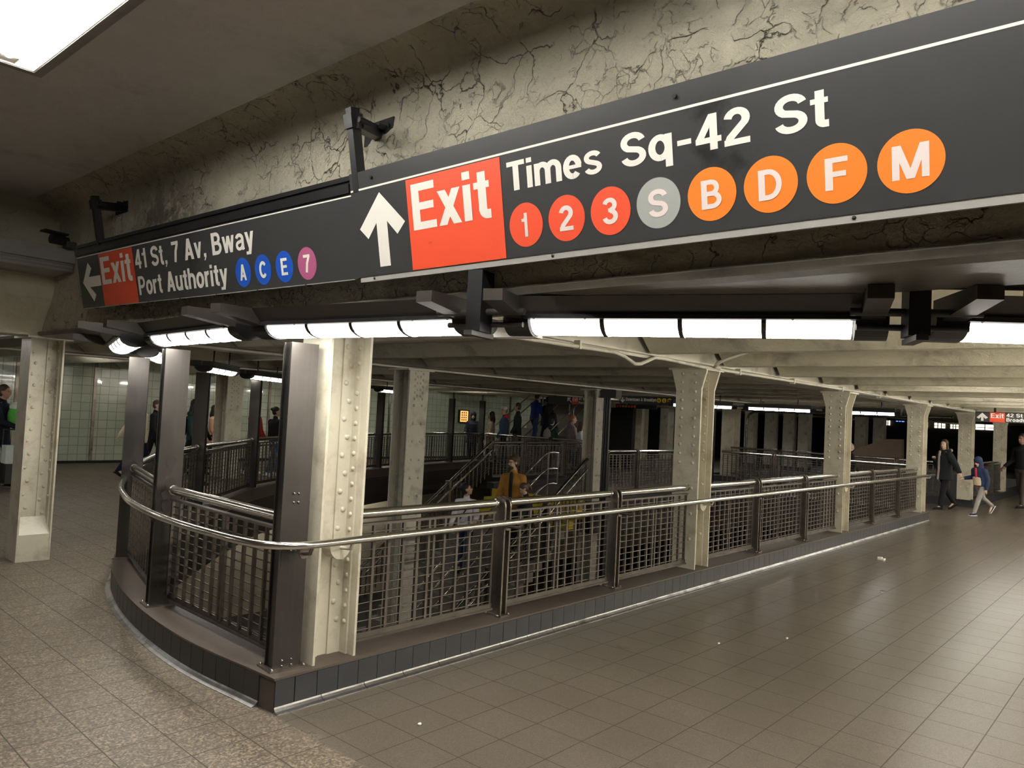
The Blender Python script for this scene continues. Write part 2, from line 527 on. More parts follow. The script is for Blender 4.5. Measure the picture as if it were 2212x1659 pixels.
fm.add([(2.4995-max(0, relief(fy0+i*stp, fz0+j*stp)), fy0+i*stp, fz0+j*stp) for i in range(ny+1) for j in range(nz_+1)],
       [(i*(nz_+1)+j, i*(nz_+1)+j+1, (i+1)*(nz_+1)+j+1, (i+1)*(nz_+1)+j) for i in range(ny) for j in range(nz_)], 0, True)
struct('wall_beam_face', fm, 'plaster')
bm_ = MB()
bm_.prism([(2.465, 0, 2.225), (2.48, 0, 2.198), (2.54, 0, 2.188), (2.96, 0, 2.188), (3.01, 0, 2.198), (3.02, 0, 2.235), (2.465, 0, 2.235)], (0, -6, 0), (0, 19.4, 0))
struct('trim_beam_flange', bm_, 'shaded_flange')
c_ = MB()
c_.box(-9, -9, 3.45, 2.5, 19.5, 3.6)
struct('ceiling', c_, 'soffit')
# jack-arch vaults running across the corridor and the well
P = 1.51; X0 = 6.12-2*P
pv = []
for k in range(-1, 27):
    xb = X0+k*P
    pv += [(xb-.07, 2.295), (xb+.07, 2.295)]
    for i in range(1, 9):
        a = i/9
        pv.append((xb+.07+(P-.14)*a, 2.295+.02+.25*sin(pi*a)**.8))
v_ = MB()
for ya, yb in ((-9, 3.66), (4.02, 8.32), (8.68, 13.0), (13.3, 19.4)):
    vs = [(x, ya, z) for x, z in pv]+[(x, yb, z) for x, z in pv]
    m_ = len(pv)
    for i in range(m_-1):
        if pv[i][0] < 2.9:
            continue
        v_.add([vs[i], vs[i+1], vs[m_+i+1], vs[m_+i]], [(0, 1, 2, 3)], 0, False)
o = struct('ceiling_vaults', v_, 'vault')
bm = bmesh.new(); bm.from_mesh(o.data)
bmesh.ops.remove_doubles(bm, verts=bm.verts, dist=1e-4)
for f in bm.faces: f.smooth = True
for e in bm.edges:
    if len(e.link_faces) == 2 and e.calc_face_angle(0) > radians(30): e.smooth = False
bm.to_mesh(o.data); bm.free()
for nm, y0, y1, x0 in (('girder_near', 3.67, 4.01, 2.98), ('girder_middle', 8.33, 8.67, 2.98), ('girder_far', 13.0, 13.3, 2.98)):
    g = MB()
    ym = (y0+y1)/2
    g.prism([(0, y0, 2.27), (0, y0, 2.245), (0, y1, 2.245), (0, y1, 2.27), (0, y1-.05, 2.29), (0, y1-.05, 2.8), (0, y0+.05, 2.8), (0, y0+.05, 2.29)], (x0, 0, 0), (44, 0, 0))
    tag(g.build(nm.replace('girder', 'beam'), 'cream_dull'), kind='structure')
rf = MB()
rf.box(2.99, -9, 3.0, 46, 19.5, 3.1)
struct('ceiling_slab', rf, 'soffit')

# cross beam with the gate housing at the left
cb = MB()
cb.prism([(0, 8.05, 3.46), (0, 8.05, 2.72), (0, 8.12, 2.55), (0, 8.3, 2.34), (0, 8.36, 2.2), (0, 8.74, 2.2), (0, 8.74, 3.46)], (-9, 0, 0), (2.5, 0, 0))
struct('beam_cross', cb, 'vault')
# ---------------------------------------------------------------- curb round the well
curb_path = [tuple(p) for p in reversed(RIMC)]+[(16.56, 3.80)]
cb = MB()
cb.sweep([(.142, 0), (.142, .174), (-.13, .174), (-.13, -.02)], curb_path, 0)
cb.sweep([(.150, .172), (.150, .185), (-.132, .185), (-.132, .172)], curb_path, 1)
def along(path, s):
    """point and direction at arc length s"""
    for a, b in zip(path[:-1], path[1:]):
        a, b = Vector(a[:2]), Vector(b[:2]); L = (b-a).length
        if s <= L:
            return a+(b-a)*s/L, (b-a).normalized()
        s -= L
    return b, (b-a).normalized()
def length(path):
    return sum((Vector(b[:2])-Vector(a[:2])).length for a, b in zip(path[:-1], path[1:]))
def tiles(mb, path, off, t, wd, z0, z1, s0, s1, mi):
    s = s0
    while s+wd < s1+.001:
        p, d = along(path, s+wd/2)
        nn = Vector((d.y, -d.x))
        q = p+nn*off-d*(wd/2-.002)
        mb.obox((q.x, q.y, z0), (d.x*(wd-.004), d.y*(wd-.004), 0), (nn.x*t, nn.y*t, 0), (0, 0, z1-z0), mi)
        s += wd
straight = [(2.330, 3.80), (16.56, 3.80)]
curve = [tuple(p) for p in RIMC]
tiles(cb, straight, .142, .008, .1435, .03, .170, .128, 14.23, 2)
cb.obox((2.336, 3.650, .03), (.118, 0, 0), (0, .008, 0), (0, 0, .14), 2)
nt_ = 0
cl = curve[:40]
tiles(cb, cl, -.150, .008, .1435, .03, .170, .0, 8.2, 2)
curbo = cb.build('curb', ['curb_top', 'curb_top', 'curb_tile'])
tag(curbo, 'dark tiled curb running under the railing round the stairwell', 'curb', kind='structure')
st = MB()
s_ = 0
pth = straight
k = 0
while s_ < 14.1:
    x0 = 2.33+s_+.003; x1 = min(16.6, 2.33+s_+.301)
    st.prism([(0, 3.650, .0), (0, 3.612, .0), (0, 3.612, .004), (0, 3.632, .010), (0, 3.645, .022), (0, 3.650, .030)], (x0, 0, 0), (x1, 0, 0))
    s_ += .303
st.sweep([(-.150, .0), (-.188, .0), (-.188, .004), (-.168, .010), (-.155, .022), (-.150, .030)], cl)
tag(st.build('cove_strip', 'strip', curbo), 'worn steel cove strip')
bx = MB()
bx.box(16.56, 3.66, 0, 16.60, 3.93, .18)
bx.build('end_tile', 'curb_tile', curbo)

# ---------------------------------------------------------------- riveted columns
def rivets(mb, pts, nrm, r=.019, h=.012, mi=0):
    for p in pts:
        mb.dome(p, nrm, r, h, 8, mi)

def riveted_column(label, loc, h, rz=0.0, flare=True, material='cream', zlow=0.0, dense=1.12, group=None, depth=.29, width=.30, topplate=None, fill=False, outer=True):
    """H section: web across local x, two flanges standing along local y."""
    t = thing('riveted_column', label, 'column', loc, rz, group)
    hx, hy = width/2, depth/2
    for sx in (-1, 1):
        m = MB()
        xo = sx*hx; xi = sx*(hx-.016)
        m.box(min(xo, xi), -hy, zlow, max(xo, xi), hy, h-.02)
        if flare:
            z0, z1 = h-.22, h-.02
            m.prism([(0, -hy, z0), (0, -hy-.055, z1), (0, hy+.055, z1), (0, hy, z0)], (min(xo, xi)-.006, 0, 0), (max(xo, xi)+.006, 0, 0))
        if topplate:
            m.box(min(xo, xi)-.008, -hy-.004, h-topplate, max(xo, xi)+.008, hy+.004, h-.02)
        rows = []
        z = h-.06
        while z > zlow+.1:
            rows.append(z)
            z -= .092 if (z > dense or (topplate and z > h-topplate)) else .26
        xs = sx*(hx+(.008 if topplate else 0))
        if outer:
            rivets(m, [(xs, y, z) for z in rows for y in (-.075, .075)], (sx, 0, 0))
        if topplate:
            rivets(m, [(xs, y, z+.045) for z in rows if z > h-topplate+.05 for y in (-.03, .03)], (sx, 0, 0))
        # leg of the angle iron on the inner face of the flange
        for sy in (-1, 1):
            y0, y1 = sorted((sy*.006, sy*.085))
            x0, x1 = sorted((xi, xi-sx*.012))
            m.box(x0, y0, zlow, x1, y1, h-.02)
            rivets(m, [(xi-sx*.012, sy*.055, z+.03) for z in rows], (-sx, 0, 0), .016, .011)
        m.build('flange', material, t)
    m = MB()
    m.box(-hx+.016, -.007, zlow, hx-.016, .007, h-.02)
    for sy in (-1, 1):
        for sx in (-1, 1):
            x0, x1 = sorted((sx*(hx-.028), sx*(hx-.115)))
            y0, y1 = sorted((sy*.007, sy*.019))
            m.box(x0, y0, zlow, x1, y1, h-.02)
            rows = []; z = h-.10+(0 if sx > 0 else -.05)
            i = 0
            while z > zlow+.08:
                rows.append((sx*(hx-.06-.03*(i % 2)), sy*.019, z)); i += 1
                z -= .11 if z > dense+.3 else .132
            rivets(m, rows, (0, sy, 0), .018, .013)
    m.build('web', material, t)
    m = MB()
    m.box(-hx-.05, -hy-.07, h-.022, hx+.05, hy+.07, h)
    m.build('cap_plate', material, t)
    if fill:
        m = MB()
        m.prism([(0, -hy+.004, 0), (0, -hy+.004, .26), (0, -.02, .42), (0, -.02, 0)], (-hx+.016, 0, 0), (hx-.016, 0, 0))
        m.build('concrete_fill', material, t)
    return t

H_COL = 2.245
riveted_column('riveted cream column beside the corner post, nearest column on the curb', (COLX[0], ROWY, .185), H_COL-.185, flare=False, dense=.0, outer=False)
riveted_column('riveted cream column on the curb, second from the corner post, flared top', (COLX[1], ROWY, .185), H_COL-.185)
riveted_column('riveted cream column on the curb, third from the corner post', (COLX[2], ROWY, .185), H_COL-.185)
riveted_column('riveted cream column standing at the far end of the curb', (COLX[3], ROWY, .185), H_COL-.185)
riveted_column('riveted cream column behind the woman and child holding hands', (COLX[4], ROWY, .185), H_COL-.185)
riveted_column('pale column beyond the child, beside the walker at the picture edge', (COLX[5], ROWY, .185), H_COL-.185)
riveted_column('cream riveted column with filled base standing on the open left floor', (2.585, 8.55, 0), 2.2, flare=False, dense=.9, fill=True, outer=False)
riveted_column('dull column with riveted top plates rising through the stairwell behind the railing', (7.33, 8.42, 0), H_COL, rz=pi/2, flare=False, material='cream_dull', zlow=-3.7, dense=1.8, topplate=.5, width=.34, depth=.36)
riveted_column('dull column at the head of the stairs, with dark conduits beside it', (12.62, 8.87, 0), H_COL, rz=pi/2, flare=False, material='cream_dull', zlow=-3.7, dense=2.3, topplate=.12, width=.30, depth=.34)
riveted_column('cream riveted column behind the far railing, left of the couple in red and black', (8.25, 15.35, 0), H_COL, rz=pi/2, flare=False, dense=1.5, topplate=.5, width=.5, depth=.36)

# ---------------------------------------------------------------- railing of the corridor side
def short_post(parent, x, y):
    m = MB()
    for sx in (-1, 1):
        poly = [(0, -.065, .0), (0, .065, .0), (0, .065, .80)]+[(0, .065*cos(radians(a)), .80+.075*sin(radians(a))) for a in range(15, 180, 15)]+[(0, -.065, .80)]
        x0, x1 = sorted((sx*.022, sx*.036))
        m.prism([(q[0], q[1], q[2]) for q in poly], (x0, 0, 0), (x1, 0, 0))
    m.box(-.022, -.03, .02, .022, .03, .78)
    m.box(-.05, -.085, 0, .05, .085, .012)
    for sy in (-1, 1):
        m.dome((-.06, sy*.06, .012), (0, 0, 1), .012, .012); m.dome((.043, sy*.075, .012), (0, 0, 1), .01, .012)
    o = m.build('post', 'steel_dirty', parent)
    o.location = (x, y, .185)
    return o

def rail_bay(parent, a, b, za=0.0, inset=.03, pitch=.125, zrail=1.012, bars=True):
    """top rail and bar-and-rod infill panel between two plan points"""
    a, b = Vector(a), Vector(b)
    d = (b-a); L = d.length; d.normalize()
    ang = atan2(d.y, d.x)
    m = MB()
    m.tube([(inset, 0, zrail), (L-inset, 0, zrail)], .031, 14)
    m.tube([(0, 0, zrail), (inset, 0, zrail)], .015, 8)
    m.tube([(L-inset, 0, zrail), (L, 0, zrail)], .015, 8)
    m.tube([(inset-.012, 0, zrail), (inset+.006, 0, zrail)], .036, 14)
    m.tube([(L-inset-.006, 0, zrail), (L-inset+.012, 0, zrail)], .036, 14)
    top = m.build('top_rail', 'steel_bright', parent)
    m = MB()
    m.box(inset, -.020, .938, L-inset, .020, .954)
    m.box(inset, -.030, .236, L-inset, .012, .250)
    m.box(inset, -.016, .250, L-inset, -.006, .282)
    nb = max(3, round((L-2*inset)/pitch))
    xs = [inset+.012+(L-2*inset-.024)*i/nb for i in range(nb+1)]
    mid = nb//2
    for i, x in enumerate(xs):
        if i == mid and nb > 6:
            m.box(x-.034, -.010, .27, x-.015, .010, .94); m.box(x+.013, -.010, .27, x+.032, .010, .94)
        else:
            m.box(x-.0095, -.010, .27, x+.0095, .010, .94)
    for k in range(12):
        z = .296+.0545*k
        m.tube([(inset+.01, -.004, z), (L-inset-.01, -.004, z)], .0045, 5, caps=False)
    pan = m.build('infill_panel', 'grille', parent)
    for o in (top, pan):
        o.matrix_basis = Matrix.Translation((a.x-parent.location.x, a.y-parent.location.y, 0)) @ Matrix.Rotation(ang, 4, 'Z')
    return top, pan

RY = 3.795
segs = [((2.90, 7.12), (4.26, 5.76), 'steel railing with bar panels between the corner column and the second column'),
        ((7.44, 11.61), (8.785, 10.30), 'steel railing with bar panels between the second and third curb columns'),
        ((11.92, 16.155), (13.285, 14.80), 'steel railing with bar panels between the third column and the end column'),
        ((20.99, 25.22), (22.3, 23.8), 'grey railing on the far curb behind the child')]
for (xa, xb), posts, lab in segs:
    t = thing('railing', lab, 'railing', (xa, RY, 0))
    edges = [xa]
    for px in posts:
        short_post(t, px-xa, 0.0)
        edges += [px-.05, px+.05]
    edges.append(xb)
    for i in range(0, len(edges), 2):
        rail_bay(t, (edges[i], RY), (edges[i+1], RY))

# ---------------------------------------------------------------- tall posts of the rim
TALL = [(2.465, 3.80, 'tall stainless corner post beside the nearest cream column'),
        (2.525, 5.5, 'tall smudged stainless post on the curved curb, second from the corner post'),
        (2.985, 7.23, 'tall stainless post on the curved curb, third from the corner post'),
        (3.86, 8.7, None),
        (4.97, 9.97, 'tall steel post across the well, first right of the smudged post'),
        (6.86, 11.86, 'tall steel post across the well, between the two far lamps'),
        (8.3, 12.85, None), (10.0, 13.8, None),
        (11.80, 14.62, 'tall dark steel post just right of the nearest cream column'),
        (13.5, 15.24, None),
        (15.35, 15.80, 'tall dark steel post left of the hooded person'),
        (17.05, 16.2, 'tall dark steel post between the hooded person and the woman in beige')]
def tang(x, y):
    best = min(range(len(RIMC)), key=lambda i: (RIMC[i]-Vector((x, y))).length)
    a = RIMC[max(0, best-1)]; b = RIMC[min(len(RIMC)-1, best+1)]
    return atan2(b.y-a.y, b.x-a.x)
def tall_post(x, y, lab, ang, h=2.02):
    t = thing('tall_post', lab or 'tall steel post on the far rim of the well', 'post', (x, y, .185), ang)
    m = MB()
    # local x along the rim, local y to the left of travel (outwards)
    m.box(-.040, -.074, .01, .040, .074, h-.185)
    for sx in (-1, 1):
        x0, x1 = sorted((sx*.040, sx*.050))
        m.box(x0, -.084, 0.0, x1, .084, h-.185)
    m.build('shaft', 'post_steel', t)
    m = MB()
    m.box(-.085, -.11, 0, .085, .11, .012)
    for sx in (-1, 1):
        for sy in (-1, 1):
            m.dome((sx*.07, sy*.095, .012), (0, 0, 1), .011, .012)
    m.build('base_plate', 'steel_dirty', t)
    return t
tp = []
for i, (x, y, lab) in enumerate(TALL):
    if lab is None:
        continue
    a = tang(x, y) if i else radians(84)
    tp.append(tall_post(x, y, lab, a))
# bolts and splice plate of the corner post
for z in (.98, .93, .66, .05, .02):
    for dy in (-.014, .014):
        m = MB(); m.dome((-.050, dy+(.0 if z > .1 else dy), z), (-1, 0, 0), .009, .008); m.build('bolt', 'steel', tp[0])
m = MB(); m.box(-.0515, -.07, .575, -.050, .07, .70)
m.build('splice_plate', 'post_steel', tp[0])
# brown smudge on the second post
m = MB()
for z, dz, yy, w_ in ((1.02, .05, 0, .035), (.95, .03, .015, .03), (.86, .05, -.005, .035), (.78, .04, .01, .04), (.70, .05, .012, .03), (.62, .03, .02, .02)):
    m.prism([(-.0512, yy+w_*cos(a)*(1+.2*sin(3*a)), z+dz*sin(a)) for a in [2*pi*i/16 for i in range(16)]], (0, 0, 0), (.001, 0, 0))
sm_ = m.build('smudge', 'brown_stain', tp[1])
# rail bays between the tall posts
def rim_bay(i, j, lab, z=1.012):
    a = Vector(TALL[i][:2]); b = Vector(TALL[j][:2]); d = (b-a).normalized()
    t = thing('railing', lab, 'railing', (*(a+d*.08), 0))
    rail_bay(t, a+d*.08, b-d*.08, pitch=.135)
rim_bay(0, 1, 'curved-side railing bay between the corner post and the smudged post')
rim_bay(1, 2, 'railing bay on the curved curb between the second and third tall posts')
rim_bay(2, 3, 'railing bay on the curved curb beyond the third tall post')
rim_bay(3, 4, 'far railing bay seen just right of the smudged post')
rim_bay(4, 5, 'far railing bay under the left far lamp')
rim_bay(5, 6, 'far railing bay in front of the couple in red and black')
rim_bay(7, 8, 'far railing bay right against the edge of the nearest cream column')
rim_bay(8, 9, 'far railing bay under the rounded white lamp')
rim_bay(9, 10, 'far railing bay behind the dull stairwell column')
rim_bay(10, 11, 'far railing bay in front of the hooded person')

# ---------------------------------------------------------------- continuous handrail
hp = [(2.60, 3.585), (2.50, 3.585), (2.42, 3.597), (2.345, 3.63), (2.285, 3.685), (2.245, 3.76), (2.225, 3.86), (2.213, 4.0), (2.205, 4.3), (2.207, 4.6), (2.232, 4.95), (2.29, 5.36), (2.37, 5.75), (2.47, 6.09), (2.60, 6.48), (2.76, 6.87), (2.96, 7.3), (3.2, 7.75), (3.72, 8.6), (4.9, 10.0), (6.3, 11.4), (8.2, 12.9), (10, 13.9)]
m = MB()
m.tube([(x, 3.585, .9) for x in (16.62, 12, 8, 4, 3, 2.7)]+[(x, y, .9) for x, y in cat_rom(hp, 4)], .0225, 14)
hr = thing('handrail', 'long polished handrail sweeping round the corner in front of the railing', 'handrail', (2.35, 3.62, .9))
m.build('rail', 'steel_bright', hr, world=True)
for x, y in ((2.47, 3.66), (COLX[0]+.0, 3.70), (4.26, 3.73), (5.76, 3.73), (COLX[1], 3.70), (8.785, 3.73), (10.3, 3.73), (COLX[2], 3.70), (13.285, 3.73), (14.8, 3.73), (COLX[3], 3.70)):
    b = MB()
    col_ = x in COLX
    b.tube([(x, 3.585, .885), (x, 3.60, .85), (x, y-.01, .842), (x, y+.0, .842)], .011, 8)
    if col_:
        b.prism([(x+.075*cos(radians(a)), y-.004, .858-.085*sin(radians(a))) for a in range(0, 181, 15)], (0, 0, 0), (0, .09, 0))
        b.build('bracket', 'cream', hr, world=True)
    else:
        b.disc((x, y-.004, .842), (0, 1, 0), .03, .008, 14)
        b.build('bracket', 'steel_dirty', hr, world=True)
for i in (1, 2):
    px, py = TALL[i][0], TALL[i][1]
    hx_, hy_ = ((2.262, 5.18) if i == 1 else (2.93, 7.24))
    b = MB()
    b.tube([(hx_, hy_, .885), (hx_+.05, hy_+.02, .84), (px-.03, py-.02, .84)], .011, 8)
    b.build('bracket', 'steel_dirty', hr, world=True)
# ---------------------------------------------------------------- lettering (grotesque capitals drawn as strokes)
def A_(cx, cy, rx, ry, a0, a1, n=16):
    return [(cx+rx*cos(radians(a0+(a1-a0)*i/n)), cy+ry*sin(radians(a0+(a1-a0)*i/n))) for i in range(n+1)]
def ribbon(pts, w, closed=False):
    P = []
    for p in pts:
        p = Vector(p)
        if not P or (p-P[-1]).length > 1e-4:
            P.append(p)
    k = len(P); L = []; R = []
    for i in range(k):
        if closed:
            d1 = (P[i]-P[i-1]).normalized(); d2 = (P[(i+1) % k]-P[i]).normalized()
        else:
            d1 = (P[i]-P[i-1]).normalized() if i else (P[1]-P[0]).normalized()
            d2 = (P[i+1]-P[i]).normalized() if i < k-1 else d1
        n1 = Vector((-d1.y, d1.x)); nn = n1+Vector((-d2.y, d2.x)); nn.normalize()
        o = nn*(w/2/max(.45, nn.dot(n1)))
        L.append(P[i]+o); R.append(P[i]-o)
    out = []
    for i in range(k if closed else k-1):
        j = (i+1) % k
        out.append([R[i], R[j], L[j], L[i]])
    return out
def RC_(x0, y0, x1, y1): return [[(x0, y0), (x1, y0), (x1, y1), (x0, y1)]]
def PG(x0, y0, x1, y1, wx): return [[(x0, y0), (x0+wx, y0), (x1+wx, y1), (x1, y1)]]
W = .20; h = W/2; W2 = .182; g = W2/2; XH = .735
def _glyphs():
    G = {}
    st = RC_(0, 0, W, 1)
    G['E'] = (.60, st+RC_(0, 1-.165, .60, 1)+RC_(0, .425, .56, .585)+RC_(0, 0, .61, .165))
    G['F'] = (.57, st+RC_(0, 1-.165, .58, 1)+RC_(0, .40, .53, .565))
    bow = lambda yb, yt, x, rx: ribbon([(0, yt), (x, yt)]+A_(x, (yt+yb)/2, rx, (yt-yb)/2, 90, -90)+[(0, yb)], .165)
    G['B'] = (.69, st+bow(.52, .918, .34, .19)+bow(.082, .52, .36, .24))
    G['P'] = (.66, st+bow(.44, .918, .34, .225))
    G['R'] = (.70, G['P'][1]+ribbon([(.40, .46), (.55, .36), (.585, .0)], W))
    G['D'] = (.72, st+bow(.082, .918, .30, .325))
    G['T'] = (.62, RC_(.31-h, 0, .31+h, 1)+RC_(0, 1-.165, .62, 1))
    G['M'] = (.86, RC_(0, 0, .175, 1)+RC_(.685, 0, .86, 1)+PG(.335, 0, .02, 1, .19)+PG(.335, 0, .65, 1, .19))
    G['N'] = (.72, RC_(0, 0, .18, 1)+RC_(.54, 0, .72, 1)+PG(.50, 0, .0, 1, .22))
    G['A'] = (.72, PG(0, 0, .255, 1, .21)+PG(.51, 0, .255, 1, .21)+RC_(.16, .2, .56, .36))
    G['O'] = (.78, ribbon(A_(.39, .5, .39-h, .5-.085, 0, 348, 28), W, True))
    G['Q'] = (.78, G['O'][1]+PG(.62, -.02, .42, .26, .2))
    G['C'] = (.72, ribbon(A_(.385, .5, .385-h, .5-.085, 38, 322, 24), W))
    G['S'] = (.67, ribbon(A_(.335, .705, .245, .212, 12, 235, 14)+A_(.335, .285, .25, .205, 62, -168, 16), .178))
    G['1'] = (.42, RC_(.20, 0, .39, 1)+RC_(.03, .64, .25, .77)+PG(.14, .72, .27, 1, .12))
    G['2'] = (.58, ribbon(A_(.29, .70, .20, .215, 172, -32, 14)+[(.14, .22), (.095, .09)], .18)+RC_(.0, 0, .57, .165))
    G['3'] = (.58, ribbon(A_(.28, .725, .19, .19, 165, -82, 14), .17)+ribbon(A_(.28, .29, .21, .21, 84, -168, 16), .175)+RC_(.22, .45, .34, .60))
    G['4'] = (.60, RC_(.335, 0, .51, 1)+RC_(0, .20, .60, .36)+PG(.0, .33, .32, 1, .19))
    G['7'] = (.56, RC_(0, 1-.165, .56, 1)+ribbon([(.46, .86), (.30, .52), (.20, .0)], .18))
    G['-'] = (.44, RC_(.06, .30, .40, .45))
    G[','] = (.26, RC_(.06, 0, .23, .17)+PG(.05, -.15, .15, .02, .08))
    G['&'] = (.76, ribbon([(.70, .0), (.24, .62)]+A_(.32, .78, .12, .14, 190, -30, 10)+[(.16, .40)]+A_(.29, .25, .20, .17, 130, 300, 10)+[(.62, .46)], .15))
    # lower case
    G['o'] = (.60, ribbon(A_(.30, XH/2, .30-g, XH/2-.07, 0, 346, 24), W2, True))
    G['e'] = (.58, ribbon(A_(.29, XH/2, .29-g, XH/2-.07, 8, 318, 20), W2)+RC_(.12, .31, .56, .43))
    G['c'] = (.55, ribbon(A_(.29, XH/2, .29-g, XH/2-.07, 40, 320, 20), W2))
    G['s'] = (.53, ribbon(A_(.265, .525, .185, .14, 20, 235, 12)+A_(.265, .21, .19, .14, 60, -165, 12), .15))
    G['i'] = (.19, RC_(0, 0, W2, XH)+RC_(0, .84, W2, 1))
    G['l'] = (.19, RC_(0, 0, W2, 1))
    G['t'] = (.36, ribbon([(.185, .93), (.185, .2)]+A_(.285, .19, .10, .115, 180, 270, 6)+[(.36, .075)], W2)+RC_(0, .60, .35, XH))
    hump = lambda x, ww: ribbon([(x, .0), (x, .45)]+A_(x+ww/2, .45, ww/2, .215, 180, 0, 12)+[(x+ww, 0)], W2)
    G['n'] = (.57, RC_(0, 0, W2, XH)+hump(g, .57-W2))
    G['h'] = (.57, RC_(0, 0, W2, 1)+hump(g, .57-W2))
    G['m'] = (.88, RC_(0, 0, W2, XH)+hump(g, .355)+hump(g+.355, .355))
    G['u'] = (.57, RC_(.57-W2, 0, .57, XH)+ribbon([(g, XH), (g, .29)]+A_(.285, .29, .285-g, .215, 180, 360, 12)+[(.57-g, XH)], W2))
    G['r'] = (.38, RC_(0, 0, W2, XH)+ribbon([(g, .40)]+A_(.32, .42, .23, .235, 170, 84, 8), W2))
    rd = lambda cx: ribbon(A_(cx, XH/2, .30-g, XH/2-.07, 0, 346, 24), W2, True)
    G['q'] = (.61, rd(.30)+RC_(.61-W2, -.22, .61, XH))
    G['d'] = (.61, rd(.30)+RC_(.61-W2, 0, .61, 1))
    G['b'] = (.61, rd(.31)+RC_(0, 0, W2, 1))
    G['p'] = (.61, rd(.31)+RC_(0, -.22, W2, XH))
    G['a'] = (.57, ribbon(A_(.27, .50, .195, .165, 165, 0, 12)+[(.465, .12), (.50, .02)], .16)+ribbon([(.46, .42), (.30, .39)]+A_(.235, .225, .155, .15, 80, 280, 10)+[(.36, .10), (.46, .24)], .14))
    G['k'] = (.56, RC_(0, 0, W2, 1)+PG(.14, .26, .34, XH, .2)+PG(.37, 0, .20, .42, .19))
    G['v'] = (.56, PG(.19, 0, 0, XH, .18)+PG(.19, 0, .38, XH, .18))
    G['w'] = (.82, PG(.15, 0, 0, XH, .17)+PG(.15, 0, .32, XH, .17)+PG(.49, 0, .33, XH, .17)+PG(.49, 0, .65, XH, .17))
    G['x'] = (.56, PG(0, 0, .36, XH, .2)+PG(.36, 0, 0, XH, .2))
    G['y'] = (.56, PG(.20, .02, 0, XH, .18)+PG(.13, -.22, .38, XH, .18)+RC_(.02, -.22, .22, -.09))
    G[' '] = (.30, [])
    return G
GL = _glyphs()
def text_polys(s, x, y, cap, width=None, gap=.065):
    adv = sum(GL[c][0]+gap for c in s)-gap
    sx = cap if width is None else width/adv
    out = []
    for c in s:
        wd, ps = GL[c]
        for p in ps:
            out.append([(x+q[0]*sx, y+q[1]*cap) for q in p])
        x += (wd+gap)*sx
    return out

class SignPlane:
    """flat sign: s runs along the face, v up the face, off goes behind it"""
    def __init__(z, o, s, v):
        z.o, z.s, z.v = Vector(o), Vector(s).normalized(), Vector(v).normalized()
        z.n = z.v.cross(z.s)
    def p(z, s, v, off=0.0):
        return z.o+z.s*s+z.v*v+z.n*off
    def poly(z, mb, pts, off, mi=0):
        mb.add([z.p(a, b, off) for a, b in pts], [tuple(range(len(pts)))], mi)
    def block(z, mb, s0, v0, s1, v1, o0, o1, mi=0):
        mb.obox(z.p(s0, v0, o0), z.s*(s1-s0), z.v*(v1-v0), z.n*(o1-o0), mi)
    def disc(z, mb, s, v, r, off, n=48, mi=0):
        z.poly(mb, [(s+r*cos(2*pi*i/n), v+r*sin(2*pi*i/n)) for i in range(n)], off, mi)
    def text(z, mb, polys, off, mi=0):
        for i, q in enumerate(polys):
            z.poly(mb, q, off-.00002*(i % 50), mi)

# ---- nearest sign: tilted, top edge leaning towards the viewer
vdir = Vector((2.25-2.347, 0, 2.832-2.328))
S1 = SignPlane((2.347, 3.143, 2.328), (0, -1, 0), vdir)
assert S1.n.x > 0
root1 = thing('hanging_sign', 'big black hanging sign with red Exit square, arrow up and eight round route discs', 'sign', S1.p(0, 0))
def decal(sp, root, name, matn, polys, off=-.0016, label=None):
    m = MB(); sp.text(m, polys, off)
    o = m.build(name, matn, root, world=True, fix=False)
    return tag(o, label)
m = MB(); S1.block(m, 0, 0, 3.7, .5132, 0, .045)
m.build('panel', 'sign_black', root1, world=True)
m = MB(); S1.block(m, .01, -.026, 3.69, 0, .004, .05)
m.build('bottom_rail', 'aluminium', root1, world=True)
for s in (.12, 1.25, 2.4, 3.3):
    m = MB(); m.dome(S1.p(s, -.012, .004), -S1.n, .007, .006, 8); m.build('bolt', 'black_paint', root1, world=True)
for s in (.175, 1.83, 3.2):
    m = MB(); m.tube([S1.p(s, .472, .001), S1.p(s, .472, -.010)], .008, 10); m.build('bolt', 'black_paint', root1, world=True)
decal(S1, root1, 'stripe', 'sign_white', [[(.002, .4225), (3.70, .4225), (3.70, .4315), (.002, .4315)]])
exp_ = decal(S1, root1, 'exit_square', 'sign_red', [[(.417, .002), (1.008, .002), (1.010, .418), (.418, .418)]])
arrow = [[(.221, .394), (.049, .236), (.109, .182), (.181, .252)], [(.221, .394), (.181, .252), (.181, .039), (.261, .039), (.261, .252)], [(.221, .394), (.261, .252), (.330, .182), (.391, .234)]]
decal(S1, root1, 'arrow', 'sign_white', arrow)
o = decal(S1, exp_, 'lettering', 'sign_white', text_polys('Exit', .450, .182, .209, .494), -.0030)
for a_ in (('Times', 1.045, .270, .117, .470), ('Sq-42', 1.600, .270, .117, .492), ('St', 2.172, .270, .117, .166)):
    decal(S1, root1, 'lettering', 'sign_white', text_polys(*a_))
for i, (c, k) in enumerate(zip('123SBDFM', ('sign_red',)*3+('sign_grey',)+('sign_orange',)*4)):
    sc = (1.127, 1.334, 1.539, 1.742, 1.947, 2.150, 2.354, 2.558)[i]
    m = MB(); S1.disc(m, sc, .1255, .0885, -.0016)
    d_ = m.build('route_disc', k, root1, world=True, fix=False)
    wd = {'1': .036, 'M': .097, 'D': .078, 'B': .074, 'F': .066, 'S': .078, '2': .068, '3': .068}[c]
    decal(S1, d_, 'lettering', 'sign_pale', text_polys(c, sc-wd/2-(.006 if c == '1' else 0), .0775, .096, wd), -.0028)
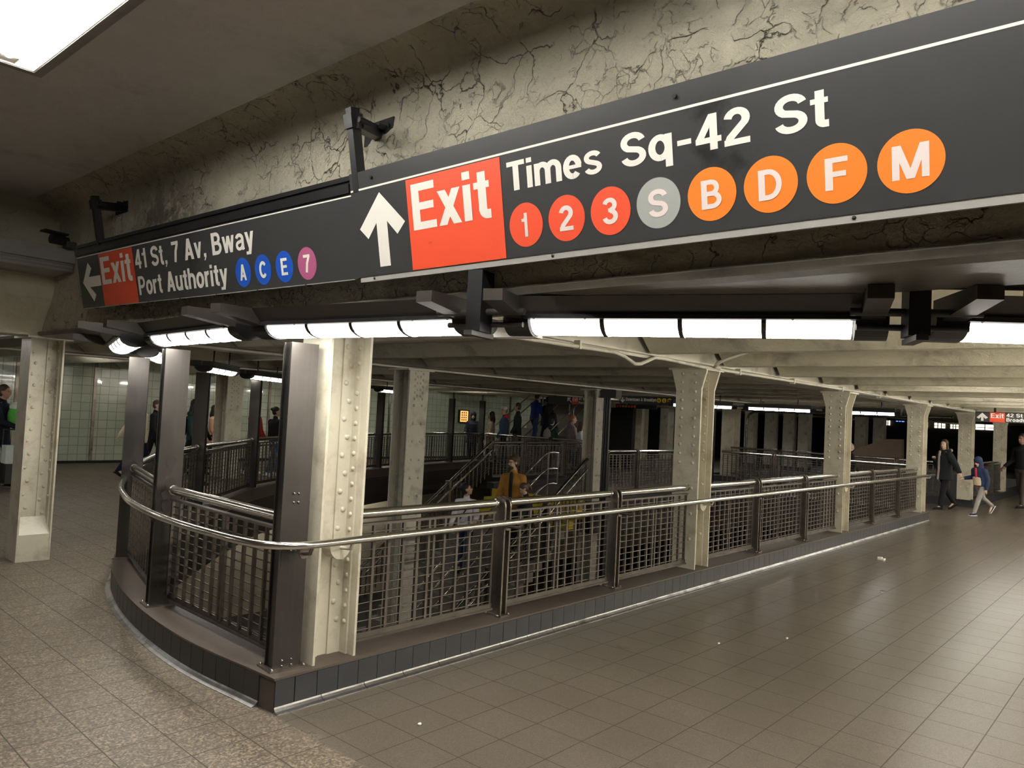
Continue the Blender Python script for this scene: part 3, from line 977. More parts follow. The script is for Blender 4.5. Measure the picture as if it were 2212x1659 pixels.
def hanger(sp, root, s, y, zz, xb=2.5, vtop=.83):
    m = MB()
    sp.block(m, s-.022, .42, s+.022, vtop, -.002, .05)
    sp.block(m, s-.032, vtop-.10, s+.032, vtop-.03, -.012, .06)
    hg = m.build('hanger', 'black_paint', root, world=True)
    m = MB()
    a = sp.p(s, vtop-.07, .02)
    m.obox((a.x, a.y-.05, a.z-.035), (xb-a.x, y-a.y, zz-a.z), (0, .06, 0), (0, 0, .06))
    m.tube([(a.x-.01, a.y-.06, a.z), (a.x+.06, a.y-.06, a.z)], .014, 8)
    m.build('arm', 'black_paint', hg, world=True)
    m = MB()
    m.box(xb-.008, y-.14, zz-.055, xb, y+.10, zz+.065)
    m.tube([(xb-.07, y-.09, zz+.01), (xb, y-.09, zz+.01)], .016, 10)
    m.tube([(xb-.02, y-.09, zz+.01), (xb-.004, y-.09, zz+.01)], .03, 12)
    m.build('wall_plate', 'black_paint', hg, world=True)
hanger(S1, root1, .045, 3.26, 3.14)
hanger(S1, root1, 3.3, -.1, 3.14)

# ---- second sign, further along the same beam, hung a little higher at its far end
S2 = SignPlane((2.357, 6.885, 2.372), (0, -3.73, -.046), vdir)
root2 = thing('hanging_sign', 'black hanging sign with arrow left, Exit square and two lines of street names', 'sign', S2.p(0, 0))
m = MB(); S2.block(m, 0, 0, 3.735, .43, 0, .045)
m.build('panel', 'sign_black', root2, world=True)
m = MB()
S2.block(m, 0, .43, 3.73, .475, -.012, .09); S2.block(m, 0, .475, 3.73, .492, .012, .09); S2.block(m, 0, .492, 3.73, .515, .0, .10)
m.build('top_box', 'black_paint', root2, world=True)
for i in range(7):
    s0 = .25+i*.5
    m = MB(); S2.block(m, s0, -.012, s0+.018, .0, -.004, .03); m.build('clip', 'steel_dirty', root2, world=True)
m = MB(); S2.block(m, 0.0, -.004, 3.7, .0, -.003, .03)
m.build('bottom_rail', 'aluminium', root2, world=True)
decal(S2, root2, 'stripe', 'sign_white', [[(.002, .411), (3.733, .411), (3.733, .418), (.002, .418)]])
ex2 = decal(S2, root2, 'exit_square', 'sign_red', [[(.462, .002), (1.098, .002), (1.086, .408), (.452, .408)]])
arrow2 = [[(.072, .207), (.222, .362), (.283, .312), (.212, .247)], [(.072, .207), (.212, .247), (.445, .247), (.445, .165), (.212, .165)], [(.072, .207), (.212, .165), (.283, .102), (.272, .048)]]
arrow2[2] = [(.072, .207), (.212, .165), (.318, .100), (.262, .046)]
decal(S2, root2, 'arrow', 'sign_white', arrow2)
decal(S2, ex2, 'lettering', 'sign_white', text_polys('Exit', .478, .168, .212, .565), -.003)
for a_ in (('41 St, 7 Av, Bway', 1.115, .243, .138, 1.66), ('Port Authority', 1.125, .052, .136, 1.30)):
    decal(S2, root2, 'lettering', 'sign_white', text_polys(*a_))
for i, (c, k) in enumerate(zip('ACE7', ('sign_blue',)*3+('sign_purple',))):
    sc = (2.612, 2.838, 3.064, 3.290)[i]
    m = MB(); S2.disc(m, sc, .112, .0885, -.0016)
    d_ = m.build('route_disc', k, root2, world=True, fix=False)
    wd = {'A': .075, 'C': .076, 'E': .064, '7': .062}[c]
    decal(S2, d_, 'lettering', 'sign_white', text_polys(c, sc-wd/2, .064, .096, wd), -.0028)
hanger(S2, root2, .47, 6.62, 3.22, vtop=.86)
# ---------------------------------------------------------------- lamps of the ring
def lamp_fixture(label):
    """straight lamp 1.31 m long: local x along it, local y outwards from the ring, z = world height"""
    t = thing('tube_lamp', label, 'lamp', (0, 0, 0), 0, 'tube lamps hung in a ring over the stairwell')
    Lh = .655
    m = MB()
    m.prism([(0, .135, 2.112), (0, .205, 2.186), (0, -.12, 2.186), (0, -.09, 2.112)], (-Lh-.02, 0, 0), (Lh+.02, 0, 0))
    m.build('housing', 'housing', t)
    m = MB()
    m.box(-Lh-.02, .106, 2.098, Lh+.02, .155, 2.116); m.box(-Lh-.02, -.120, 2.098, Lh+.02, -.074, 2.116)
    m.build('rim', 'black_paint', t)
    def U(r, dz, n=12):
        return [(.018+(.100+r)*cos(radians(a)), 2.104-(.066+dz)*sin(radians(a))) for a in [180*i/n for i in range(n+1)]]
    q = 2*Lh/4
    for i in range(4):
        x0 = -Lh+i*q+.006; x1 = x0+q-.012
        if i:
            m = MB(); m.prism([(0, y, z) for y, z in U(.004, .004)], (x0-.015, 0, 0), (x0+.003, 0, 0)); m.build('divider', 'charcoal', t)
        m = MB()
        p = U(0, 0)
        for j in range(len(p)-1):
            m.add([(x0, *p[j]), (x1, *p[j]), (x1, *p[j+1]), (x0, *p[j+1])], [(0, 1, 2, 3)], 1 if 3 <= j <= 8 else 0, True)
        m.add([(x0, y, z) for y, z in p], [tuple(range(len(p)))]); m.add([(x1, y, z) for y, z in p], [tuple(range(len(p)))])
        m.build('lens', ['lens_side', 'lens'], t, fix=False)
    for s in (-1, 1):
        m = MB()
        p = U(.006, .006)+[(-.08, 2.12), (.12, 2.12)]
        x0, x1 = sorted((s*(Lh+.004), s*(Lh+.12)))
        m.prism([(0, y, z) for y, z in p], (x0, 0, 0), (x1, 0, 0), 0)
        m.build('end_cap', 'black_paint', t)
        m = MB()
        x0, x1 = sorted((s*(Lh+.02), s*(Lh+.105)))
        m.prism([(0, .12, 2.100), (0, .40, 2.138), (0, .40, 2.186), (0, .05, 2.186), (0, .05, 2.10)], (x0, 0, 0), (x1, 0, 0))
        m.build('arm', 'housing', t)
    m = MB()
    for x in (-Lh+.01, -Lh+.22, Lh-.26, Lh-.03):
        m.ball((x, .139, 2.108), .012, .012, .014, 8, 6)
    m.build('clip', 'steel_bright', t)
    return t
def ring_pt(deg, r):
    return RC+r*Vector((cos(radians(deg)), sin(radians(deg))))
def set_pose(o, x, y, rz):
    o.location = (x, y, 0); o.rotation_euler = (0, 0, rz)
    o.matrix_basis = Matrix.Translation((x, y, 0)) @ Matrix.Rotation(rz, 4, 'Z')
proto = lamp_fixture('tube lamp directly over the tall corner post, in front of the nearest column')
named = {-2: 'tube lamp seen almost end-on above the third tall post',
         -1: 'tube lamp above the smudged post, left of the corner post',
         1: 'tube lamp under the red Exit square and the red discs',
         2: 'tube lamp cut by the right edge of the picture'}
for k in (0, -2, -1, 1, 2):
    a = 188.15+12.8*k
    o = proto if k == 0 else copy_tree(proto)
    p = ring_pt(a, 7.5 if k > -2 else 7.62)
    set_pose(o, p.x, p.y, radians(a-90))
    if k: o['label'] = named[k]
for k in (3, 4, 5, 6, 7):
    a = 188.15+12.8*k
    o = copy_tree(proto); p = ring_pt(a, 7.5)
    set_pose(o, p.x, p.y, radians(a-90))
    o['label'] = 'tube lamp of the ring over the corridor, beyond the right edge of the picture'
for i, (x, y, ang, lab) in enumerate([(5.50, 10.55, 47, 'far tube lamp, left one of the pair left of the corner post'),
                       (7.22, 12.17, 35, 'far tube lamp, right one of the pair beside the corner post'),
                       (12.38, 14.83, 19, 'rounded white tube lamp seen right of the nearest cream column'),
                       (3.46, 7.98, 61, 'tube lamp half hidden behind the third tall post')]):
    o = copy_tree(proto)
    set_pose(o, x, y, radians(ang))
    o['label'] = lab
for a, lab in ((7, 'bright far tube lamp ending at the third curb column'), (20, 'long bright far tube lamp left of the third curb column'), (33, 'pale far tube lamp just right of the second curb column')):
    o = copy_tree(proto); p = ring_pt(a, 7.45)
    set_pose(o, p.x, p.y, radians(a-90))
    o['label'] = lab
for o in [q for q in bpy.data.objects if q.name.startswith('tube_lamp') and q.parent is None and (q.location.y > 7.9 or q.location.x > 3.6)]:
    for x in (-.4, .4):
        m = MB(); m.tube([(x, -.02, 2.18), (x, -.02, 2.40)], .012, 6)
        m.build('stem', 'black_paint', o)
# carrier pipe, hangers and the little white emergency box
m = MB()
m.tube([(*ring_pt(a, 7.52), 2.275) for a in range(204, 296, 2)], .034, 8)
o = m.build('carrier_pipe', 'charcoal')
tag(o, 'thin dark pipe arching above the right-hand tube lamps', 'pipe')
for a, lab in ((194.5, 'black hanger bracket between the lamp over the corner post and the next lamp'), (207.3, 'black hanger bracket between the two right-hand tube lamps')):
    p = ring_pt(a, 7.72); t = thing('lamp_hanger', lab, 'bracket', (p.x, p.y, 2.0), radians(a-90))
    m = MB()
    m.box(-.036, -.05, .03, .036, .06, .30)
    m.build('drop', 'black_paint', t)
    m = MB()
    m.prism([(-.02, .0, 0.01), (.02, .0, 0.01), (.02, .0, .03), (-.02, 0, .03)], (0, -.10, 0), (0, .10, 0))
    m.build('foot', 'charcoal', t)
    m = MB()
    m.tube([(-.22, 0, .12), (.22, 0, .12)], .015, 8)
    m.tube([(-.19, -.05, .07), (.19, -.05, .07)], .012, 8)
    m.build('cross_rod', 'charcoal', t)
p = ring_pt(194.4, 7.32)
t = thing('emergency_box', 'small white plastic box between two tube lamps', 'box', (p.x, p.y, 2.05), radians(194.4-90))
m = MB(); m.box(-.12, -.04, 0, .12, .04, .085)
m.build('case', 'lamp_white', t)
m = MB(); m.prism([(-.09, .04, .02), (.05, .04, .02), (.05, .04, .07), (-.09, .04, .06)], (0, 0, 0), (0, .012, 0))
m.build('cover', 'lamp_white', t)

# ---------------------------------------------------------------- ceiling troffers over the open left floor
def troffer(label, x0, x1, y0, y1, z0=3.33, z1=3.449):
    t = thing('ceiling_troffer', label, 'lamp', ((x0+x1)/2, (y0+y1)/2, z0), 0, 'ceiling troffers in a row')
    f = .045
    m = MB()
    m.box(x0, y0, z0, x0+f, y1, z1); m.box(x1-f, y0, z0, x1, y1, z1); m.box(x0+f, y0, z0, x1-f, y0+f, z1); m.box(x0+f, y1-f, z0, x1-f, y1, z1)
    m.build('frame', 'grey_metal', t, world=True)
    m = MB()
    a, b, c, d, e = x0+f, x1-f, y0+f, y1-f, z1-.004
    m.box(a, c, e-.004, b, d, e)
    for u0, u1 in (((a, c), (a+.006, d)), ((b-.006, c), (b, d)), ((a, c), (b, c+.006)), ((a, d-.006), (b, d))):
        m.box(u0[0], u0[1], z0+.004, u1[0], u1[1], e)
    m.build('reflector', 'white_metal', t, world=True)
    xm = (x0+x1)/2
    for dx in (-.12, .12):
        m = MB(); m.tube([(xm+dx, y0+.14, z0+.018), (xm+dx, y1-.14, z0+.018)], .02, 12)
        m.build('tube', 'tube', t, world=True)
        for y in (y0+.09, y1-.09):
            m = MB(); m.box(xm+dx-.05, y-.045, z0+.012, xm+dx+.05, y+.05, e)
            m.build('lampholder', 'white_metal', t, world=True)
    return t
troffer('bright open ceiling troffer at the upper left corner of the picture', .66, 1.275, 2.05, 4.565)
troffer('ceiling troffer of the same row, above and beyond the top of the picture', .66, 1.275, -.6, 1.9)
troffer('ceiling troffer of the same row, behind the viewpoint', .66, 1.275, -3.25, -.75)
# gate housing, camera
gh = thing('gate_housing', 'grey metal roller-gate housing with grooved lower edge at left', 'gate', (-3, 7.8, 2.7))
m = MB(); m.box(-9, 7.50, 2.825, 2.47, 8.05, 2.945)
m.build('case', 'grey_metal', gh, world=True)
m = MB()
for i in range(5):
    z = 2.75+.015*i
    m.box(-9, 7.53+.012*(i % 2), z, 2.47, 8.05, z+.015)
m.build('guide_slot', 'grey_metal', gh, world=True)
cm = thing('security_camera', 'small black camera on the end of the gate housing', 'camera', (2.33, 7.45, 2.95))
m = MB(); m.tube([(2.24, 7.42, 3.0), (2.38, 7.45, 3.0)], .042, 14); m.build('body', 'black_paint', cm, world=True)
m = MB(); m.obox((2.17, 7.36, 3.055), (.20, .02, -.006), (0, .13, 0), (0, 0, .012)); m.build('hood', 'black_paint', cm, world=True)
m = MB(); m.box(2.36, 7.40, 2.945, 2.44, 7.5, 3.0); m.build('bracket', 'charcoal', cm, world=True)
# conduit along the girder
m = MB()
pts = [(3.02, 3.63, 2.226), (5.42, 3.63, 2.246), (5.56, 3.63, 2.225), (5.74, 3.63, 2.172), (5.84, 3.63, 2.18), (6.08, 3.63, 2.258), (6.25, 3.63, 2.262), (7.0, 3.63, 2.245), (12, 3.63, 2.265), (22, 3.63, 2.262), (40, 3.63, 2.262)]
m.tube(pts, .017, 10)
for x in (3.9, 4.9, 7.85, 9.4, 11.2, 13.0, 15.5):
    m.box(x-.012, 3.608, 2.222, x+.012, 3.67, 2.292)
cdt = m.build('conduit', 'cream_dull')
tag(cdt, 'cream painted conduit with a kink running along the girder', 'pipe')
m = MB()
m.tube([tuple(p) for p in [(7.35, 3.61, 2.258), (7.22, 3.60, 2.262), (7.17, 3.56, 2.29), (7.22, 3.48, 2.34), (7.40, 3.30, 2.44), (7.6, 3.1, 2.55)]], .017, 10)
m.build('branch', 'cream_dull', cdt)

# unseen lamps added up inside the vaults to brighten the passages
def added_lamp(i, x, y0, y1, lab, z=2.49):
    t = thing('added_passage_lamp', lab, 'lamp', (x, y0, z), 0, 'added passage lamps')
    m = MB(); m.box(x-.07, y0, z+.02, x+.07, y1, z+.05); m.build('tray', 'white_metal', t, world=True)
    m = MB()
    for y in (y0+.15, y1-.15):
        m.box(x-.01, y-.01, z+.05, x+.01, y+.01, z+.12)
    m.build('stem', 'white_metal', t, world=True)
    m = MB(); m.tube([(x, y0+.03, z), (x, y1-.03, z)], .019, 10); m.build('tube', 'tube', t, world=True)
VX = lambda k: X0+P*(k+.5)
for i, (k, y0, y1) in enumerate([(1, 15.6, 17.0), (3, 15.9, 17.3), (5, 16.2, 17.6), (7, 16.8, 18.2), (9, 16.8, 18.2), (10, 12.0, 13.0), (12, 11.0, 12.4), (12, 16.4, 17.8), (14, 9.0, 10.4), (14, 17.0, 18.4), (5, 1.3, 2.7), (7, 1.5, 2.9), (8, 1.5, 2.9), (9, 1.5, 2.9), (11, 1.0, 2.4), (14, .6, 2.0), (17, 14.5, 15.9), (17, 1.0, 2.4)]):
    added_lamp(i, VX(k), y0, y1, 'added tube lamp tucked up inside a ceiling vault of the far passages')
for i, (x, y) in enumerate(((-3, 10.6), (-.5, 10.8), (1.6, 10.4))):  # lamps added to brighten the floor at the back left
    added_lamp(i, x, y, y+1.4, 'added tube lamp under the low ceiling of the left passage', 2.54)
for i, x in enumerate((7.5, 10.5, 13.5)):  # lamps added to light the beige lower wall
    t = thing('added_lower_lamp', 'added tube lamp under the slab on the lower level', 'lamp', (x, 16.7, -.75), 0, 'added lamps of the lower level')
    m = MB(); m.box(x-.7, 16.65, -.70, x+.7, 16.75, -.62); m.build('tray', 'white_metal', t, world=True)
    m = MB(); m.tube([(x-.65, 16.7, -.74), (x+.65, 16.7, -.74)], .02, 8); m.build('tube', 'tube', t, world=True)
for i, x in enumerate((-6, -3, 0.2)):  # further lamps added for light in the left passage
    added_lamp(i, x, 14.6, 16.0, 'added tube lamp under the low ceiling of the left passage', 2.54)

# row of unseen tube lamps added right of the view, brightening vaults and floor
for i in range(9):
    x = 4.7+2.3*i
    t = thing('added_corridor_lamp', 'added bare tube lamp of the row along the middle of the corridor', 'lamp', (x, -.75, 2.2), 0, 'added tube lamps along the corridor')
    m = MB(); m.box(x-.75, -.80, 2.235, x+.75, -.70, 2.29); m.build('tray', 'white_metal', t, world=True)
    m = MB(); m.tube([(x-.7, -.75, 2.205), (x+.7, -.75, 2.205)], .022, 10); m.build('tube', 'tube_warm', t, world=True)
# ---------------------------------------------------------------- far side: tiled wall, rails, stairs, signs
def mat_tilewall():
    m, t, b = _nt('pale_green_glazed_tile')
    co = coords(t)
    s = nd(t, 'ShaderNodeSeparateXYZ'); t.links.new(co, s.inputs[0])
    cb = nd(t, 'ShaderNodeCombineXYZ'); t.links.new(s.outputs[0], cb.inputs[0]); t.links.new(s.outputs[2], cb.inputs[1])
    g, cell, lines = gridmask(t, cb.outputs[0], .203, .203, 6.53, .008, .012)
    c = mix(t, cell, (.37, .42, .33), (.44, .49, .39))
    c = mix(t, g, c, (.20, .22, .15))
    t.links.new(c, b.inputs['Base Color'])
    b.inputs['Roughness'].default_value = .12
    b.inputs['Coat Weight'].default_value = .6
    h = mth(t, 'ADD', mth(t, 'MULTIPLY', g, -1.0), noise(t, co, 7, 3))
    t.links.new(bumpn(t, h, .35, .01), b.inputs['Normal'])
    return m
MT['tilewall'] = mat_tilewall()
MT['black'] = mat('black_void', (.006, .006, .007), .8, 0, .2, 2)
MT['screen_orange'] = mat_glow('orange_display', (1.0, .30, .06), 1.6)
MT['screen_blue'] = mat_glow('blue_screen', (.12, .30, 1.0), 2.2)
MT['shop_light'] = mat_glow('lit_shop_window', (1.0, .82, .58), 2.2)
MT['yellow'] = mat('yellow_step_paint', (.62, .46, .03), .5, 0, .1, 4, (.3, .22, .05), 5, .6, .8)
MT['step'] = mat('grey_stair_concrete', (.16, .14, .12), .6, 0, .15, 6)
MT['brown_panel'] = mat('brown_stair_panel', (.20, .14, .10), .4, 0, .15, 3)

m = MB(); m.box(-9, 19.4, 0, 23.8, 19.6, 2.42)
struct('wall_far', m, 'tilewall')
m = MB(); m.box(-9, 19.38, 2.42, 23.8, 19.6, 3.45)
struct('wall_far_upper', m, 'vault')
m = MB(); m.box(-9, 19.37, 0, 23.8, 19.4, .06)
struct('baseboard_far', m, 'black')
m = MB()
for x in (-1.2, .45, 2.1, 3.75, 5.4, 7.02, 8.65, 10.27, 11.64, 13.1, 14.5, 16.0, 17.45, 18.9, 20.4, 21.95):
    m.box(x-.035, 19.375, .06, x+.035, 19.4, 2.42)
struct('trim_wall_strips', m, 'steel_dirty')
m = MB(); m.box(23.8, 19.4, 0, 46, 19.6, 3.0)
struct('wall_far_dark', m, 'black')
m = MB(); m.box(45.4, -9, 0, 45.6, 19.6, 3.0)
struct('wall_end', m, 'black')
m = MB(); m.box(2.5, -9.2, 0, 46, -9, 3.45)
struct('wall_right', m, 'cream_dull')
m = MB(); m.box(-9.2, -9, 0, -9, 19.6, 3.45)
struct('wall_left', m, 'cream_dull')
m = MB(); m.box(-9, 8.74, 2.62, 2.48, 19.4, 2.75)
struct('ceiling_low', m, 'soffit')

# rim rails of the far side
def rail_run(lab, pts, posts=True):
    t = thing('railing', lab, 'railing', (*pts[0], 0))
    for i, (a, b) in enumerate(zip(pts[:-1], pts[1:])):
        A, B = Vector(a), Vector(b); d = (B-A).normalized()
        rail_bay(t, A+d*.05, B-d*.05, pitch=.13)
        if posts and i:
            o = short_post(t, a[0]-pts[0][0], a[1]-pts[0][1]); o.rotation_euler = (0, 0, atan2(d.y, d.x))
    return t
rail_run('rear railing in front of the people crowding the up stairs', [(17.1, 16.1), (17.17, 14.9), (17.24, 13.6), (17.3, 12.4)])
rail_run('bright-topped railing beside the head of the down stairs', [(12.45, 11.5), (13.65, 11.56), (15.3, 11.64), (16.9, 11.7)])
rail_run('short railing right of the dull stair column', [(12.8, 8.66), (13.88, 8.63), (15.4, 8.58), (16.9, 8.53)])
rail_run('dark railing at the right end of the well behind the third column', [(17.5, 8.5), (17.4, 7.1), (17.3, 5.6), (17.25, 4.15)])
rail_run('outer railing in the shadow beyond the right end of the well', [(20.95, 9.9), (20.98, 8.4), (21.0, 6.9), (21.0, 5.4), (21.0, 4.1)])
tall_post(17.35, 8.68, 'grey steel post standing just right of the second curb column', 0, 2.2)
cbf = MB()
cbf.sweep([(.10, 0), (.10, .18), (-.12, .18), (-.12, -.02)], [(17.05, 16.2), (17.3, 12.4)], 0)
cbf.sweep([(-.10, 0), (-.10, .12), (.10, .12), (.10, -.02)], [(12.5, 11.52), (16.95, 11.68)], 0)
cbf.sweep([(-.10, 0), (-.10, .12), (.10, .12), (.10, -.02)], [(12.8, 8.64), (17.3, 8.5), (17.22, 3.95)], 0)
cbf.sweep([(-.14, 0), (-.14, .174), (.12, .174), (.12, -.02)], [(20.98, 11), (20.98, 3.80), (38, 3.80)], 0)
struct('trim_far_curbs', cbf, 'curb_tile')
# stairs going down between the two halves of the well
ds = thing('down_stairs', 'stairs going down into the well, yellow top steps, people on them', 'stairs', (12.5, 10.1, 0))
for i in range(20):
    m = MB()
    x1 = 12.5-.255*i; z = -.175*(i+1)
    m.box(x1-.255, 8.92, z-.175, x1, 11.45, z)
    if i < 2:
        m.box(x1-.004, 8.92, z, x1+.0, 11.45, z+.175 if i == 0 else z+.17)
    m.build('step', 'yellow' if i < 2 else 'step', ds, world=True)
def slope_rail(lab, y, x0, x1, ztop, r=.031, panel=True, gap=0.0):
    t = thing('stair_rail', lab, 'handrail', (x0, y, 0))
    k = .686
    m = MB(); m.tube([(x0, y, ztop), (x1, y, ztop-k*(x0-x1))], r, 12)
    m.build('top_rail', 'steel', t, world=True)
    m = MB(); m.tube([(x0-.05, y-.09, ztop-.16), (x1, y-.09, ztop-.16-k*(x0-x1-.05))], .018, 10)
    m.build('grab_rail', 'steel_bright', t, world=True)
    if panel:
        m = MB(); n_ = int((x0-x1)/.12)
        for i in range(n_+1):
            x = x0-.04-i*.12; zt = ztop-.08-k*(x0-x)
            m.box(x-.007, y-.012, zt-.62, x+.007, y+.012, zt)
        for j in range(9):
            zz = ztop-.12-.06*j
            m.tube([(x0-.04, y, zz-k*.04), (x1, y, zz-k*(x0-x1))], .0045, 5)
        m.build('infill_panel', 'grille', t, world=True)
        for x in (x0-1.25, x0-2.75):
            zt = ztop-k*(x0-x)
            m = MB(); m.box(x-.03, y-.06, zt-1.0, x+.03, y+.06, zt+.05)
            m.build('post', 'steel_dirty', t, world=True)
    return t
slope_rail('sloping stair rail with bars on the far side of the down stairs', 11.5, 12.44, 8.6, 1.012)
slope_rail('sloping stair rail that ends against the dull stair column', 8.9, 12.48, 8.6, .845)
t = thing('stair_rail', 'bent tube handrail in the middle of the down stairs', 'handrail', (12.7, 10.0, 0))
for k_, (za, nm) in enumerate(((.90, 'top_rail'), (.56, 'mid_rail'), (.24, 'low_rail'))):
    m = MB()
    m.tube([(12.95, 10.0, za-.02), (12.8, 10.0, za), (12.6, 10.0, za-.01), (12.4, 10, za-.10), (9.0, 10.0, za-.10-.686*3.4)], .02, 10)
    m.build(nm, 'steel_bright', t, world=True)
m = MB(); m.tube([(12.62, 10, -.18), (12.62, 10, .9)], .02, 10); m.build('post', 'steel_bright', t, world=True)
m = MB(); m.tube([(12.95, 10, .22), (12.95, 10, .88)], .02, 10); m.build('post', 'steel_bright', t, world=True)
# a slanted stringer seen through the near bars, deeper in the well
m = MB()
m.obox((3.2, 5.6, -.5), (6.5, 0, -3.0), (0, .12, 0), (0, 0, .30))
m.obox((3.2, 7.3, -.5), (6.5, 0, -3.0), (0, .12, 0), (0, 0, .30))
for i in range(18):
    m.box(3.3+.35*i, 5.7, -.45-.1615*i-.02, 3.65+.35*i, 7.3, -.45-.1615*i)
o = m.build('lower_stairs', 'fascia'); tag(o, 'dark brown flight of stairs deep in the well behind the near bars', 'stairs')
# stairs going up behind the rear railing
us = thing('up_stairs', 'stairs with bright handrails going up behind the rear railing', 'stairs', (17.6, 15.2, 0))
for i in range(15):
    m = MB(); x = 17.6+.28*i
    m.box(x, 14.1, .0 if i < 1 else .175*i-.06, x+.30, 16.5, .175*(i+1))
    m.build('step', 'step', us, world=True)
for y, nm in ((14.15, 'handrail'), (15.3, 'handrail'), (16.45, 'handrail')):
    for dz in (.95, .60):
        m = MB(); m.tube([(17.45, y, dz), (21.6, y, dz+4.15*.64)], .02, 8)
        m.build(nm, 'steel_bright', us, world=True)
    m = MB()
    for x in (17.7, 19.0, 20.3):
        m.tube([(x, y, (x-17.5)*.62), (x, y, .95+(x-17.45)*.64)], .018, 8)
    m.build('baluster', 'steel', us, world=True)
m = MB(); m.box(21.0, 13.4, 2.42, 26, 17.0, 3.0)
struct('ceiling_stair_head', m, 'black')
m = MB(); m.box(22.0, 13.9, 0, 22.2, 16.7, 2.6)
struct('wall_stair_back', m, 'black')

# orange display on the tiled wall
t = thing('display_panel', 'small glowing orange display on the green tiled wall', 'display', (19.4, 19.36, 1.25))
m = MB(); m.box(19.16, 19.33, 1.25, 19.66, 19.40, 1.72); m.build('frame', 'black_paint', t, world=True)
m = MB(); m.box(19.22, 19.322, 1.29, 19.60, 19.33, 1.68); m.build('screen', 'screen_orange', t, world=True)
m = MB()
for i in range(4):
    for j in range(3):
        m.box(19.27+.10*j, 19.318, 1.33+.085*i, 19.33+.10*j, 19.322, 1.39+.085*i)
m.build('picture', 'brown_panel', t, world=True)

# far signs (faces turned to -X)
def far_sign(name, lab, x, y0, y1, z0, z1):
    sp = SignPlane((x, y0, z0), (0, -1, 0), (0, 0, 1))
    t = thing(name, lab, 'sign', (x, y0, z0))
    Ls, Hs = y0-y1, z1-z0
    m = MB(); sp.block(m, 0, 0, Ls, Hs, 0, .05); m.build('panel', 'sign_black', t, world=True)
    m = MB()
    for s in (.15*Ls, .85*Ls):
        sp.block(m, s-.02, Hs, s+.02, Hs+.12 if x > 18 else Hs+.2, .01, .04)
    m.build('hanger', 'black_paint', t, world=True)
    return sp, t
sp, t = far_sign('hanging_sign', 'far sign reading Exit, 42 St and Broadway, above the walker at right', 18.5, 3.26, .9, 2.005, 2.215)
decal(sp, t, 'arrow', 'sign_white', [[(.13, .19), (.03, .09), (.07, .06), (.11, .10)], [(.13, .19), (.11, .10), (.11, .02), (.155, .02), (.155, .10)], [(.13, .19), (.155, .10), (.19, .06), (.235, .09)]], -.003)
e_ = decal(sp, t, 'exit_square', 'sign_red', [[(.265, .003), (.535, .003), (.535, .207), (.265, .207)]], -.003)
decal(sp, e_, 'lettering', 'sign_white', text_polys('Exit', .285, .085, .10, .23), -.006)
decal(sp, t, 'lettering', 'sign_white', text_polys('42 St &', .56, .115, .075, .40)+text_polys('Broadway', .56, .022, .075, .47), -.003)
sp, t = far_sign('hanging_sign', 'far sign reading Downtown & Brooklyn with three yellow discs', 17.2, 11.30, 9.4, 2.085, 2.30)
decal(sp, t, 'arrow', 'sign_white', [[(.10, .03), (.03, .10), (.055, .125), (.085, .095)], [(.10, .03), (.085, .095), (.085, .18), (.115, .18), (.115, .095)], [(.10, .03), (.115, .095), (.145, .125), (.17, .10)]], -.003)
decal(sp, t, 'lettering', 'sign_white', text_polys('Downtown & Brooklyn', .20, .085, .085, .92), -.003)
for i, c in enumerate('NQR'):
    m = MB(); sp.disc(m, 1.20+.155*i, .118, .062, -.003, 24)
    d_ = m.build('route_disc', 'sign_yellow', t, world=True, fix=False)
    decal(sp, d_, 'lettering', 'black_paint', text_polys(c, 1.20+.155*i-.028, .09, .06, .055), -.006)
m = MB(); sp.block(m, 0, .225, 1.9, .285, .0, .05); m.build('lamp_strip', 'lamp_white', t, world=True)
sp, t = far_sign('hanging_sign', 'far sign with red Exit square and 41 St, above the up stairs', 17.9, 14.3, 12.75, 2.03, 2.26)
decal(sp, t, 'arrow', 'sign_white', [[(.72, .20), (.72, .09), (.755, .09), (.765, .135)], [(.72, .20), (.765, .135), (.86, .05), (.89, .075), (.79, .155)], [(.72, .20), (.79, .155), (.835, .165), (.835, .20)]], -.003)
e_ = decal(sp, t, 'exit_square', 'sign_red', [[(.90, .003), (1.12, .003), (1.12, .227), (.90, .227)]], -.003)
decal(sp, e_, 'lettering', 'sign_white', text_polys('Exit', .915, .10, .10, .19), -.006)
decal(sp, t, 'lettering', 'sign_white', text_polys('41 St,', 1.14, .13, .08, .26)+text_polys('Port A', 1.14, .02, .08, .28), -.003)
sp, t = far_sign('hanging_sign', 'small far sign with red discs, partly behind the Downtown sign', 22.0, 14.86, 13.0, 2.05, 2.31)
e_ = decal(sp, t, 'exit_square', 'sign_red', [[(.0, .003), (.13, .003), (.13, .257), (.0, .257)]], -.003)
decal(sp, t, 'lettering', 'sign_white', text_polys('Times Sq-42 St', .18, .14, .09, .95), -.003)
m = MB()
for i in range(8):
    m2 = MB(); sp.disc(m2, .22+.115*i, .07, .05, -.003, 16)
    m2.build('route_disc', ('sign_red',)*3 and ('sign_red' if i < 3 else 'sign_grey' if i == 3 else 'sign_orange'), t, world=True, fix=False)

